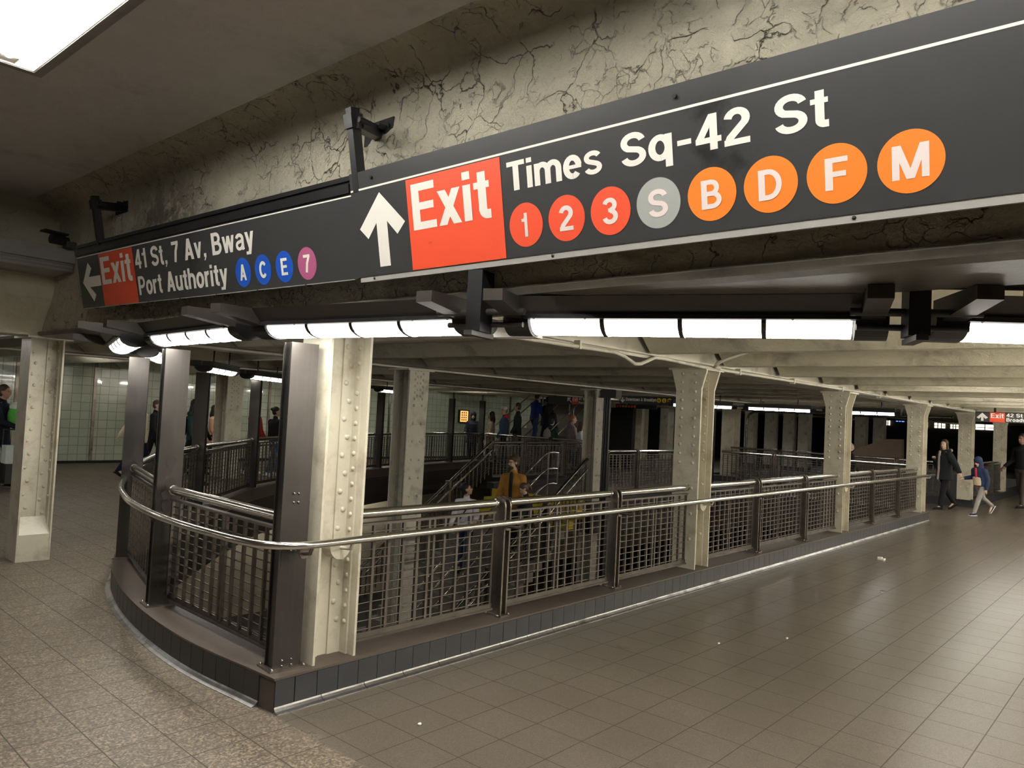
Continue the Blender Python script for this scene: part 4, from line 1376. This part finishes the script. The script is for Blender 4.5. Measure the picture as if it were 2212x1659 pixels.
# pale columns in the distance
for x, y, h_, lab, kind in ((27.0, 18.0, 2.3, 'distant tan column right of the dark conduits', 'cream_dull'), (28.8, 17.75, 2.3, 'distant pale column under the Downtown sign', 'cream'), (30.6, 17.5, 2.3, 'distant column just left of the second curb column', 'cream_dull'),
                            (21.55, 10.15, 2.2, 'lit yellowish column in the distance right of the grey steel post', 'cream')):
    riveted_column(lab, (x, y, 0), h_, flare=False, material=kind, dense=.9, depth=.4, width=.42 if x < 22 else .55)
for x, y, lab in ((30, 13.25, 'dim column in the shadow, first right of the lit yellowish column'), (30, 12.4, 'dim column in the shadow with a dark notice on it'), (30, 11.65, 'dim column in the shadow, third right of the lit yellowish column'), (30, 11.05, 'dim column in the shadow just left of the third curb column'), (32, 9.55, 'dim column in the shadow just right of the third curb column'), (33, 9.15, 'dim column behind the brown slanted panel')):
    t = thing('square_column', lab, 'column', (x, y, 0))
    m = MB(); m.box(-.2, -.2, 0, .2, .2, 2.3); m.build('shaft', 'cream_dull', t)
    m = MB(); m.box(-.24, -.24, 0, .24, .24, .15); m.build('base', 'curb_tile', t)
t = thing('info_notice', 'black notice with white lines on a bright distant column', 'sign', (24, 15.95, 1.63))
m = MB(); m.box(24.075, 15.63, 1.64, 24.10, 15.97, 2.05); m.build('panel', 'sign_black', t, world=True)
m = MB()
for i, wd in enumerate((.22, .24, .18, .14)):
    m.box(24.07, 15.93-wd, (1.93, 1.81, 1.755, 1.70)[i], 24.075, 15.93, (2.01, 1.84, 1.785, 1.73)[i])
m.build('text_line', 'sign_white', t, world=True)
riveted_column('bright narrow column carrying the black notice', (24.25, 15.80, 0), 2.3, flare=False, dense=.5, depth=.36, width=.3)
# bent pipe frame, slanted brown panel, lit windows
m = MB()
m.tube([(21.2, 9.5, .0), (21.2, 9.5, 1.85), (21.2, 9.44, 2.0), (21.2, 9.3, 2.08), (21.2, 9.1, 2.1), (21.2, 4.2, 2.12)], .035, 10)
o = m.build('pipe_frame', 'steel'); tag(o, 'bent silver pipe rising beside the lit yellowish column', 'pipe')
m = MB()
m.prism([(27, 8.6, 0), (27, 8.6, .75), (27, 8.05, 1.15), (27, 7.27, 1.46), (27, 6.8, 1.48), (27, 6.75, 0)], (0, 0, 0), (.25, 0, 0))
o = m.build('stair_enclosure', 'brown_panel'); tag(o, 'slanted brown panel wall in the shadow left of the end column', 'panel')
for i, (ya, yb, za, zb, k_, lab) in enumerate(((11.74, 11.34, 2.30, 2.66, 'screen_blue', 'small blue glowing screen in the far darkness'),
                                               (12.35, 12.05, 2.08, 2.5, 'shop_light', 'small lit shop window left of the blue screen'),
                                               (10.62, 10.18, 2.05, 2.72, 'shop_light', 'lit shop window just right of the end column'),
                                               (9.85, 9.35, 2.05, 2.68, 'shop_light', 'lit shop window left of the column behind the woman'),
                                               (9.1, 8.72, 2.05, 2.68, 'shop_light', 'lit shop window touching the column behind the woman'),
                                               (7.95, 6.7, 2.06, 2.42, 'shop_light', 'wide lit shop window under the far Exit sign'))):
    t = thing('shop_window', lab, 'window', (45.3, ya, za))
    m = MB(); m.box(45.32, yb, za, 45.36, ya, zb); m.build('pane', k_, t, world=True)
    m = MB()
    for f_ in (.33, .66):
        yy = ya+(yb-ya)*f_
        m.box(45.29, yy-.02, za, 45.32, yy+.02, zb)
    m.box(45.29, yb, za+.1, 45.32, ya, za+.13)
    m.box(45.29, yb-.03, za-.04, 45.36, ya+.03, za); m.box(45.29, yb-.03, zb, 45.36, ya+.03, zb+.04)
    m.build('frame', 'black_paint', t, world=True)
# dark conduits and box on the stair column
t = thing('conduit_bundle', 'dark vertical conduits with a box on top beside the dull stair column', 'pipe', (12.62, 8.6, 0))
for i in range(3):
    m = MB(); m.tube([(12.6, 8.62-.055*i, -3.0), (12.6, 8.62-.055*i, 2.12)], .026, 8)
    m.build('conduit', 'black_paint', t, world=True)
m = MB(); m.box(12.5, 8.30, 2.08, 12.7, 8.66, 2.24); m.build('junction_box', 'charcoal', t, world=True)
# litter
t = MB(); t.box(10.83, 2.9, 0, 10.9, 2.98, .02); t.box(10.86, 2.94, 0.02, 10.92, 2.99, .03)
o = t.build('paper_scrap', 'lamp_white'); tag(o, 'white paper scrap on the corridor floor near the far curb', 'litter')
for x, y, lab in ((5.52, 2.63, 'tiny white crumb on the corridor floor, left one of two'), (6.1, 2.33, 'tiny white crumb on the corridor floor, right one of two'), (2.82, 3.02, 'white speck on the dark floor below the nearest column')):
    t = MB(); t.ball((x, y, .006), .013, .009, .007, 7, 5)
    o = t.build('crumb', 'lamp_white'); tag(o, lab, 'litter')
# red crate on the ledge inside the near bars
t = thing('red_crate', 'red box lying low behind the near bars', 'box', (3.85, 4.5, -.62))
m = MB(); m.box(3.6, 4.3, -.9, 4.2, 4.62, -.45); m.build('body', 'sign_red', t, world=True)
m = MB(); m.box(3.58, 4.28, -.46, 4.22, 4.64, -.42); m.build('lid', 'black_paint', t, world=True)
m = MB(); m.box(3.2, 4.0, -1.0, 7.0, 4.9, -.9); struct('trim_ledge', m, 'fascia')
# ---------------------------------------------------------------- people
def remesh(mb, voxel, name, smooth=2):
    me = bpy.data.meshes.new('tmp'); me.from_pydata(mb.v, [], mb.f)
    bm = bmesh.new(); bm.from_mesh(me); bmesh.ops.recalc_face_normals(bm, faces=bm.faces); bm.to_mesh(me); bm.free()
    o = bpy.data.objects.new('tmp', me); COL.objects.link(o)
    r = o.modifiers.new('r', 'REMESH'); r.mode = 'VOXEL'; r.voxel_size = voxel
    if smooth:
        s_ = o.modifiers.new('s', 'SMOOTH'); s_.factor = .5; s_.iterations = smooth
    dg = bpy.context.evaluated_depsgraph_get()
    out = bpy.data.meshes.new_from_object(o.evaluated_get(dg), depsgraph=dg)
    bpy.data.objects.remove(o); bpy.data.meshes.remove(me)
    out.name = name
    out.polygons.foreach_set('use_smooth', [True]*len(out.polygons))
    return out
def capsule(mb, a, b, ra, rb, n=10):
    a, b = Vector(a), Vector(b)
    mb.tube([a, b], ra, n, r1=rb); mb.ball(a, ra, ra, ra, n, 6); mb.ball(b, rb, rb, rb, n, 6)
def chain(mb, pts, rs, n=10):
    for i in range(len(pts)-1):
        capsule(mb, pts[i], pts[i+1], rs[i], rs[i+1], n)
def loft(mb, rings, n=16):
    """stack of ellipses (centre, half depth x, half width y)"""
    vs = []
    for c, rx, ry in rings:
        vs += [(c[0]+rx*cos(2*pi*j/n), c[1]+ry*sin(2*pi*j/n), c[2]) for j in range(n)]
    k = len(rings)
    mb.add(vs, [(i*n+j, i*n+(j+1) % n, (i+1)*n+(j+1) % n, (i+1)*n+j) for i in range(k-1) for j in range(n)]+[tuple(range(n-1, -1, -1)), tuple(range((k-1)*n, k*n))])
SKIN = {}
def cloth(name, col, rough=.8):
    if name not in MT:
        MT[name] = mat(name, col, rough, 0, .18, 12, None, 3, .5, .7, .3, 60, .006, .2)
    return name
for k_, c_ in (('fair', (.60, .40, .30)), ('tan', (.46, .28, .19)), ('brown', (.22, .12, .08))):
    MT['skin_'+k_] = mat('skin_'+k_, c_, .5, 0, .06, 20, None, 3, .5, .7, 0, 40, .01, .35)
for k_, c_ in (('black', (.012, .010, .010)), ('brown', (.07, .04, .025)), ('blond', (.34, .22, .11)), ('red', (.26, .10, .04)), ('grey', (.25, .24, .22))):
    MT['hair_'+k_] = mat('hair_'+k_, c_, .55, 0, .35, 60, None, 3, .5, .7, .5, 120, .004, .4)
MT['eye'] = mat('dark_eye', (.02, .015, .012), .3)
MT['lip'] = mat('lip', (.42, .17, .14), .5)

def ik(a, t, l1, l2, hint):
    d = t-a; L = min(d.length, (l1+l2)*.998); d.normalize()
    x = (l1*l1-l2*l2+L*L)/(2*L); y = sqrt(max(0, l1*l1-x*x))
    hp_ = hint-d*hint.dot(d); hp_.normalize()
    return a+d*x+hp_*y, a+d*L

def person(label, loc, H, yaw, top, bottom, shoes='shoe_black', skin='fair', hair='brown', style='short', lean=0.0, turn=0.0, nod=0.0, la=(10, 8, 20), ra=(10, 8, 20), ll=(5, 5), rl=(-5, 10), vox=.012,
           coat=.0, puffy=0.0, hood=None, bag=None, lh=None, rh=None, cap=None, glasses=False, beard=False, inner=None, belly=None, group=None, wide=1.0):
    """forward = local +x, left = local +y.  arms: forward swing, outward swing, elbow bend in degrees, or lh / rh = world hand targets; legs: hip swing, knee bend."""
    s = H/1.75
    t = None
    def R(v, ax, deg): return Matrix.Rotation(radians(deg), 3, ax) @ v
    # legs first: find pelvis height that puts the lower foot on the ground
    th, sh = .44*s, .42*s
    legs = []
    for sy, (hip, knee) in ((1, ll), (-1, rl)):
        u = R(Vector((0, 0, -1)), 'Y', -hip); l = R(Vector((0, 0, -1)), 'Y', -hip+knee)
        legs.append((sy, u, l, hip-knee))
    low = max(-(u*th+l*sh).z for _, u, l, _ in legs)
    pz = low+.075*s
    pel = Vector((0, 0, pz+.02*s))
    tilt = Matrix.Rotation(lean, 3, 'Y')
    up = lambda x, y, z: pel+tilt @ Vector((x*s, y*s, z*s))
    neck = up(0.0, 0, .54); hc = up(.025, 0, .705)
    hr_ = tilt @ Matrix.Rotation(turn, 3, 'Z') @ Matrix.Rotation(nod, 3, 'Y')
    hd = lambda x, y, z: hc+hr_ @ Vector((x*s, y*s, z*s))
    world = Matrix.Translation(loc) @ Matrix.Rotation(yaw, 4, 'Z')
    inv = world.inverted()
    body = MB()
    def ring(z, rx, ry, x=0.0): return (up(x, 0, z), rx*s, ry*s)
    loft(body, [ring(-.08, .085, .14), ring(.02, .10, .155), ring(.14, .09, .13), ring(.30, .105, .145), ring(.42, .10, .165), ring(.49, .07, .12), ring(.54, .05, .06)])
    capsule(body, up(-.005, 0, .50), up(.015, 0, .64), .052*s, .050*s)
    # head: skull, jaw, nose, brow, ears
    body.ball(hd(-.012, 0, .035), .096*s, .076*s, .090*s, 16, 12, rot=hr_)
    body.ball(hd(.020, 0, -.040), .070*s, .060*s, .072*s, 14, 10, rot=hr_)
    body.ball(hd(.056, 0, -.088), .030*s, .032*s, .022*s, 10, 8, rot=hr_)
    chain(body, [hd(.080, 0, .018), hd(.104, 0, -.024)], [.010*s, .0155*s], 8)
    capsule(body, hd(.078, -.030, .034), hd(.078, .030, .034), .012*s, .012*s, 8)
    capsule(body, hd(.084, -.016, -.062), hd(.084, .016, -.062), .0085*s, .0085*s, 8)
    for sy in (-1, 1):
        body.ball(hd(-.005, sy*.078, -.005), .020*s, .010*s, .030*s, 8, 6, rot=hr_)
        body.ball(hd(.060, sy*.036, -.022), .024*s, .018*s, .020*s, 8, 6, rot=hr_)
    # arms and hands
    ua, fa = .29*s, .255*s
    arms = []
    for sy, spec, tgt in ((1, la, lh), (-1, ra, rh)):
        a = up(0, sy*.172*wide, .435)
        if tgt is not None:
            tl = inv @ Vector(tgt)
            e, wv = ik(a, tl, ua, fa, Vector((-.6, sy*.5, -.8)))
        else:
            sw, ou, el = spec
            d1 = R(R(Vector((0, 0, -1)), 'X', sy*ou), 'Y', -sw); d2 = R(R(Vector((0, 0, -1)), 'X', sy*ou*.3), 'Y', -sw-el)
            e = a+d1*ua; wv = e+d2*fa
        arms.append((sy, a, e, wv))
        chain(body, [up(0, sy*.10, .47), a, e, wv], [.05*s, .050*s, .036*s, .025*s])
        f = (wv-e).normalized(); side = f.cross(Vector((0, 0, 1)))
        side = side.normalized() if side.length > .2 else Vector((1, 0, 0))
        if side.x < 0: side = -side
        palm = side.cross(f).normalized()
        if palm.y*sy > 0: palm = -palm
        pc = wv+f*.045*s
        for q in (-.022, 0, .022):
            capsule(body, wv+f*.01*s+side*q*.7*s, wv+f*.085*s+side*q*s, .017*s, .0135*s, 8)
        for i, (q, Lf) in enumerate(((.030, .072), (.010, .082), (-.010, .076), (-.029, .058))):
            b0 = wv+f*.088*s+side*q*s
            b1 = b0+(f*.85+palm*.5).normalized()*Lf*.5*s
            b2 = b1+(f*.35+palm*.95).normalized()*Lf*.5*s
            chain(body, [b0, b1, b2], [.0098*s, .0092*s, .0082*s], 7)
        b0 = wv+f*.025*s+side*.026*s
        b1 = b0+(f*.7+side*.6+palm*.3).normalized()*.042*s
        chain(body, [b0, b1, b1+(f*.8+palm*.45).normalized()*.032*s], [.013*s, .011*s, .0095*s], 7)
    feet = []
    for sy, u, l, tilt_ in legs:
        hp_ = pel+Vector((0, sy*.088*s, -.02*s)); k_ = hp_+u*th; an = k_+l*sh
        chain(body, [hp_, k_, an], [.075*s, .05*s, .036*s])
        fd = R(Vector((1, 0, 0)), 'Y', -min(0, tilt_)*.9 if tilt_ < 0 else 0)
        feet.append((sy, hp_, k_, an, fd))
        chain(body, [an, an+fd*.13*s+Vector((0, 0, -.045*s))], [.036*s, .026*s])
    name = 'person'
    me = remesh(body, vox, 'person_body', 3)
    me.materials.append(MT['skin_'+skin])
    t = bpy.data.objects.new(name, me); COL.objects.link(t)
    t.matrix_basis = world
    t.location = loc; t.rotation_euler = (0, 0, yaw)
    tag(t, label, 'person', group)
    def part(nm, mb, m_, v=None, sm=2):
        q = remesh(mb, v or vox*1.25, nm, sm)
        q.materials.append(MT[m_]); o = bpy.data.objects.new(nm, q); COL.objects.link(o); o.parent = t
        return o
    # trousers
    m = MB()
    loft(m, [ring(-.10, .10, .15), ring(.02, .115, .168), ring(.12, .105, .150)])
    for sy, hp_, k_, an, fd in feet:
        chain(m, [hp_, k_, an+Vector((0, 0, .03*s))], [.092*s, .070*s, .056*s])
    part('trousers', m, bottom)
    # shoes with soles
    for sy, hp_, k_, an, fd in feet:
        dn = Vector((fd.z, 0, -fd.x))
        m = MB()
        chain(m, [an+dn*.02*s-fd*.03*s, an+fd*.07*s+dn*.038*s, an+fd*.16*s+dn*.046*s], [.043*s, .040*s, .030*s])
        so = part('shoe', m, shoes, vox)
        m = MB()
        a0 = an-fd*.075*s+dn*.062*s
        m.obox(a0-Vector((0, .038*s, 0)), fd*.275*s, (0, .076*s, 0), dn*.016*s)
        o = m.build('sole', 'lamp_white' if 'white' in shoes or 'sneaker' in shoes else 'shoe_black'); o.parent = so
    # jacket
    p = puffy
    m = MB()
    bot = -.02-coat
    rr = [ring(bot, .125+p+coat*.10, .178+p+coat*.06), ring(.10, .120+p, .165+p), ring(.28, .125+p, .172+p), ring(.41, .118+p, .182+p*.8), ring(.475, .088+p*.5, .135), ring(.525, .066, .072)]
    if coat > .3: rr.insert(1, ring(.0, .13+p, .178+p))
    loft(m, rr)
    for sy, a, e, wv in arms:
        chain(m, [up(0, sy*.09, .455), a, e, wv-(wv-e)*.06], [.07*s, (.068+p*.7)*s, (.054+p*.6)*s, (.043+p*.4)*s])
    capsule(m, up(-.01, 0, .50), up(-.005, 0, .555), .068*s, .066*s)
    jk = part('jacket', m, top)
    if inner:
        m = MB()
        pts = [(.124+p, .52), (.135+p, .40), (.140+p, .25), (.136+p, .08), (.140+p+coat*.1, bot+.02)]
        fl_ = [up(x-.02, 0, z) for x, z in pts]
        for i in range(len(fl_)-1):
            capsule(m, fl_[i]+Vector((0, 0, 0)), fl_[i+1], .034*s, .034*s, 8)
        part('shirt_front', m, inner)
    if belly:
        m = MB()
        loft(m, [(up(.035, -.02, z), (.125+p)*s, (.135+p)*s) for z in (bot+.02, .08, .16, .24)]+[(up(.03, -.02, .27), .10*s, .12*s)])
        part('jacket_panel', m, belly)
    # hair / hats
    m = MB()
    if style != 'none':
        m.ball(hd(-.024, 0, .050), .100*s, .086*s, .096*s, 16, 12, rot=hr_)
        m.ball(hd(-.040, 0, -.005), .080*s, .083*s, .085*s, 14, 10, rot=hr_)
        if style in ('fringe',):
            m.ball(hd(.055, .0, .085), .045*s, .066*s, .030*s, 12, 8, rot=hr_)
        if style == 'long':
            chain(m, [hd(-.05, 0, -.02), hd(-.085, 0, -.15), hd(-.09, 0, -.27)], [.075*s, .070*s, .04*s])
            for sy in (-1, 1):
                chain(m, [hd(.0, sy*.075, .02), hd(-.01, sy*.082, -.10), hd(-.03, sy*.08, -.22)], [.028*s, .030*s, .02*s])
        if style == 'tail':
            chain(m, [hd(-.11, 0, .05), hd(-.145, 0, .04), hd(-.155, .01, -.04), hd(-.14, .015, -.13)], [.03*s, .038*s, .034*s, .014*s])
        if style == 'bun':
            m.ball(hd(-.12, 0, .07), .045*s, .045*s, .045*s, 10, 8)
        part('hair', m, 'hair_'+hair)
    if beard:
        m = MB()
        m.ball(hd(.050, 0, -.082), .048*s, .056*s, .040*s, 12, 8, rot=hr_)
        capsule(m, hd(.088, -.022, -.050), hd(.088, .022, -.050), .009*s, .009*s)
        part('beard', m, 'hair_'+hair, vox*.9)
    for sy in (-1, 1):
        m = MB(); m.ball(hd(.083, sy*.031, .012), .008*s, .012*s, .0075*s, 8, 6, rot=hr_)
        o = m.build('eye', 'eye', t)
    m = MB(); m.ball(hd(.091, 0, -.061), .006*s, .022*s, .0065*s, 8, 6, rot=hr_)
    m.build('mouth', 'lip', t)
    if glasses:
        m = MB()
        for sy in (-1, 1):
            m.tube([hd(.104, sy*.033+.022*cos(a), .012+.017*sin(a)) for a in [2*pi*i/12 for i in range(12)]], .0022*s, 5, closed=True)
            m.tube([hd(.104, sy*.055, .014), hd(.0, sy*.082, .012)], .0022*s, 5)
        m.tube([hd(.104, -.011, .014), hd(.104, .011, .014)], .0022*s, 5)
        m.build('glasses', 'eye', t)
    if hood:
        m = MB()
        if hood[0] == 'up':
            m.ball(hd(-.035, 0, .035), .128*s, .112*s, .125*s, 16, 12, rot=hr_)
            chain(m, [hd(-.05, 0, -.02), up(-.05, 0, .50)], [.105*s, .095*s])
        else:
            for sy in (-1, 0, 1):
                m.ball(up(-.09 if sy == 0 else -.05, sy*.085, .535), .065*s, .065*s, .06*s, 10, 8)
        part('hood', m, hood[1])
        if len(hood) > 2:
            m = MB()
            m.tube([up(-.02+.085*cos(a)-.05, .105*sin(a), .53+.05*cos(a+pi)) for a in [2*pi*i/18 for i in range(18)]], .032*s, 8, closed=True)
            part('fur_trim', m, hood[2])
    if cap:
        m = MB()
        m.ball(hd(-.012, 0, .062), .104*s, .090*s, .082*s, 16, 10, rot=hr_)
        m.ball(hd(.105, 0, .062), .065*s, .070*s, .010*s, 12, 6, rot=hr_)
        part('cap', m, cap, vox)
    if bag:
        m = MB()
        if bag[0] == 'pack':
            m.ball(up(-.215-p, 0, .27), .085*s, .155*s, .22*s, 14, 10)
            bo = part('backpack', m, bag[1])
            for sy in (-1, 1):
                m = MB(); m.tube([up(-.14-p, sy*.10, .44), up(-.03, sy*.115, .515), up(.115+p, sy*.115, .42), up(.115+p, sy*.12, .26), up(-.02, sy*.19+p*sy, .14)], .016*s, 6)
                m.build('strap', bag[1], bo)
        elif bag[0] == 'cross':
            m.tube([up(.02, .11, .50), up(.14+p, .05, .36), up(.14+p, -.07, .16), up(.05, -.17-p, .02)], .013*s, 6)
            bo = m.build('strap', bag[1], t)
            m = MB(); m.ball(up(.06, -.20-p, -.06), .10*s, .05*s, .10*s, 12, 8)
            q = remesh(m, vox, 'pouch', 1); q.materials.append(MT[bag[1]]); o = bpy.data.objects.new('pouch', q); COL.objects.link(o); o.parent = bo
    return t

for nm, c_ in (('shoe_black', (.012, .012, .013)), ('shoe_white', (.6, .6, .6)), ('sneaker_navy', (.02, .03, .11)), ('shoe_brown', (.25, .11, .03)),
               ('navy_coat', (.012, .014, .022)), ('black_coat', (.010, .010, .011)), ('cream_fleece', (.62, .55, .40)), ('teal_jacket', (.02, .045, .045)), ('pink_coat', (.50, .27, .20)), ('red_jacket', (.36, .025, .025)),
               ('blue_jeans', (.035, .06, .13)), ('dark_jeans', (.012, .016, .035)), ('black_trousers', (.010, .009, .012)), ('beige_coat', (.48, .38, .27)), ('blue_jacket', (.03, .055, .085)), ('green_coat', (.016, .026, .022)),
               ('royal_jacket', (.012, .022, .12)), ('forest_jacket', (.018, .05, .032)), ('grey_pack', (.24, .22, .19)), ('mauve_coat', (.24, .17, .19)), ('ochre_jacket', (.36, .18, .035)), ('black_tee', (.016, .017, .022)),
               ('white_jacket', (.62, .61, .68)), ('black_puffer', (.012, .014, .017)), ('grey_fur', (.35, .28, .22)), ('navy_hoodie', (.022, .032, .075)), ('cream_panel', (.55, .44, .30)), ('grey_sweatpants', (.27, .25, .23)),
               ('charcoal_trousers', (.06, .05, .045)), ('red_shirt', (.5, .03, .04)), ('tan_cap', (.50, .36, .16)), ('white_cap', (.55, .54, .52)), ('grey_shirt', (.25, .22, .20)), ('green_bag', (.10, .42, .07)), ('white_bag', (.6, .66, .62))):
    cloth(nm, c_)
DR = radians(-48.6); DL = radians(131.4); DA = radians(41.4); DT = radians(221.4)   # walking right, left, away, towards the viewer
# on the open floor at the left
lm = person('person in a dark coat at the left edge of the picture, green bag in front', (4.02, 15.11, 0), 1.70, DR, 'navy_coat', 'dark_jeans', hair='brown', skin='tan', la=(28, 4, 50), ra=(30, 4, 45), ll=(12, 8), rl=(-14, 12), coat=.12)
m = MB(); m.box(-.012, .06, 0, .012, .14, .05)
o = m.build('sleeve_badge', 'lamp_white', lm); o.location = (.15, -.02, 1.15)
gb = thing('shopping_bag', 'green and white bag held up in front of the person at the left edge', 'bag', (4.16, 14.93, 1.0))
m = MB(); m.ball((0, 0, .20), .11, .13, .20, 14, 10); q = m.build('bag_body', 'green_bag', gb)
m = MB(); m.ball((0, 0, .36), .09, .11, .08, 12, 8); m.build('bag_top', 'white_bag', gb)
wb = thing('shopping_cart', 'pale box on a small wheeled cart beside the left column', 'cart', (4.12, 14.72, 0))
m = MB(); m.box(-.14, -.12, .42, .14, .12, .72); m.build('box', 'white_bag', wb)
m = MB()
for sx in (-1, 1): m.tube([(sx*.13, .13, .08), (sx*.13, .13, .98)], .012, 6)
m.tube([(-.13, .13, .98), (.13, .13, .98)], .012, 6); m.box(-.15, -.14, .09, .15, .14, .11); m.box(-.13, -.13, .11, .13, .13, .42)
m.build('frame', 'black_paint', wb)
for sx in (-1, 1):
    m = MB(); m.tube([(sx*.15, .06, .07), (sx*.185, .06, .07)], .07, 14); m.build('wheel', 'black_paint', wb)
person('person in a fleecy cream coat, one sleeve swinging out left of the tall post', (6.66, 15.9, 0), 1.62, DR, 'cream_fleece', 'dark_jeans', hair='blond', style='long', la=(-20, 8, 10), ra=(-38, 6, 4), ll=(18, 4), rl=(-18, 14), puffy=.015, coat=.15)
person('person in black glimpsed between the two tall posts on the curb', (7.55, 17.24, 0), 1.55, DR, 'black_coat', 'black_trousers', hair='brown', ll=(14, 5), rl=(-12, 14), coat=.15)
person('person in a dark teal jacket right of the smudged post', (6.95, 14.2, 0), 1.62, DR, 'teal_jacket', 'black_trousers', hair='black', style='long', ll=(14, 5), rl=(-14, 16), hood=('down', 'teal_jacket'), bag=('pack', 'teal_jacket'))
person('person in black close behind the one in teal, beside the far tall post', (8.05, 16.1, 0), 1.50, DR, 'black_coat', 'black_trousers', hair='black', ll=(12, 5), rl=(-14, 12), coat=.2)
person('person in a pinkish coat half hidden by the far riveted column', (9.0, 17.4, 0), 1.48, DR, 'pink_coat', 'black_trousers', hair='black', style='long', coat=.25)
person('person in a red jacket and tan cap beyond the far railing', (9.15, 15.8, 0), 1.60, radians(0), 'red_jacket', 'dark_jeans', shoes='shoe_white', hair='black', cap='tan_cap', ll=(10, 4), rl=(-12, 12), puffy=.02)
person('person in a black jacket and jeans beside the one in red', (9.42, 15.38, 0), 1.53, radians(5), 'black_coat', 'blue_jeans', shoes='shoe_white', hair='black', skin='tan', style='bun', turn=radians(-40), ll=(12, 4), rl=(-10, 10), puffy=.035)
# beyond the rear railing
person('person in a dark hooded coat standing near the orange display', (18.0, 17.5, 0), 1.62, DT, 'navy_coat', 'black_trousers', skin='fair', hair='black', hood=('up', 'navy_coat'), coat=.25, la=(20, 14, 70), ra=(20, 12, 60), puffy=.03)
person('person in a beige coat with long dark hair near the orange display', (17.38, 16.1, 0), 1.68, DL, 'beige_coat', 'black_trousers', hair='black', style='long', coat=.35, ll=(10, 4), rl=(-10, 10))
person('person in a white cap and red scarf with a blue jacket', (17.42, 15.6, 0), 1.85, DL, 'blue_jacket', 'dark_jeans', hair='brown', cap='white_cap', hood=('down', 'red_shirt'), turn=radians(60), puffy=.02, skin='tan')
person('person in a long dark green coat beside the foot of the up stairs', (17.75, 15.35, .175), 1.80, DL, 'green_coat', 'black_trousers', hair='brown', style='short', skin='tan', coat=.3, ll=(8, 4), rl=(-8, 10))
person('person in a royal blue jacket and jeans climbing the up stairs', (18.55, 15.35, .70), 1.66, radians(0), 'royal_jacket', 'blue_jeans', hair='black', lean=.15, ll=(30, 45), rl=(-8, 6), la=(40, 20, 60))
person('person in black climbing the up stairs right of the blue jacket', (18.70, 15.0, .70), 1.55, radians(0), 'black_coat', 'black_trousers', hair='black', lean=.12, ll=(28, 40), rl=(-8, 6), coat=.2)
person('person in a bulky dark coat low on the up stairs', (18.12, 14.45, .35), 1.70, radians(10), 'navy_coat', 'black_trousers', hair='black', hood=('up', 'black_coat'), lean=.1, ll=(28, 40), rl=(-6, 6), coat=.25, puffy=.03)
person('person in a green jacket with a grey backpack at the foot of the up stairs', (17.55, 13.85, 0), 1.58, radians(0), 'forest_jacket', 'dark_jeans', hair='black', bag=('pack', 'grey_pack'), ll=(8, 4), rl=(-8, 10))
person('person in a fluffy mauve coat and glasses walking right behind the rear railing', (17.75, 13.25, 0), 1.70, DR, 'mauve_coat', 'blue_jeans', hair='red', style='bun', glasses=True, hood=('down', 'mauve_coat'), puffy=.045, coat=.2, ll=(14, 4), rl=(-14, 14), la=(15, 8, 70))
person('person with dark hair peeping out left of the dull stair column', (17.5, 12.75, 0), 1.52, DR, 'white_jacket', 'black_trousers', hair='brown', style='long', ll=(10, 4), rl=(-12, 12))
person('person in dark clothes just right of the third curb column', (20.1, 6.25, 0), 1.34, DR, 'black_coat', 'black_trousers', hair='grey', ll=(10, 4), rl=(-10, 10), coat=.2)
# on the down stairs
person('person with beard and glasses in an ochre jacket over a black shirt on the stairs', (11.15, 9.67, -1.05), 1.88, radians(200), 'ochre_jacket', 'black_trousers', hair='brown', style='fringe', beard=True, glasses=True, inner='black_tee', turn=radians(-38), la=(6, 8, 12), ra=(12, 10, 25), ll=(12, 22), rl=(-4, 4), vox=.009, puffy=.012, coat=.08)
person('person in a white jacket with a black strap looking up on the stairs', (10.55, 10.32, -1.40), 1.66, radians(215), 'white_jacket', 'blue_jeans', hair='black', skin='tan', style='bun', nod=-.3, turn=radians(95), bag=('cross', 'black_tee'), la=(25, 14, 60), ra=(15, 12, 40), ll=(14, 24), rl=(-4, 4), vox=.009, puffy=.015)
person('person with a brown ponytail looking down beside the ochre jacket', (11.05, 9.15, -1.05), 1.42, radians(150), 'navy_coat', 'dark_jeans', hair='brown', style='tail', nod=.4, lean=.2, la=(25, 8, 30), ra=(20, 8, 30), ll=(12, 22), rl=(-4, 4), vox=.009)
# in the corridor
person('person in a long black puffer coat leading a child by the hand', (19.6, 4.03, 0), 1.56, radians(140), 'black_puffer', 'black_trousers', hair='brown', style='long', hood=('down', 'black_puffer', 'grey_fur'), coat=.17, puffy=.04, ll=(12, 4), rl=(-16, 18), rh=(19.55, 4.22, 1.13), lh=(19.22, 3.60, .775), turn=radians(25), inner='grey_shirt', vox=.009)
person('child in a navy hooded jacket with a cream panel, grey trousers and trainers', (19.10, 3.22, 0), 1.27, radians(150), 'navy_hoodie', 'grey_sweatpants', shoes='sneaker_navy', hair='brown', hood=('up', 'navy_hoodie'), belly='cream_panel', lean=.18, nod=.35, rh=(19.16, 3.54, .768), la=(-15, 10, 30), ll=(26, 6), rl=(-30, 26), inner='red_shirt', puffy=.03, vox=.009)
person('person in a black jacket cut off by the right edge of the picture', (22.3, 2.90, 0), 1.78, radians(150), 'black_coat', 'charcoal_trousers', skin='brown', hair='black', la=(-10, 22, 55), ra=(-5, 22, 60), ll=(8, 4), rl=(-8, 10), vox=.011)
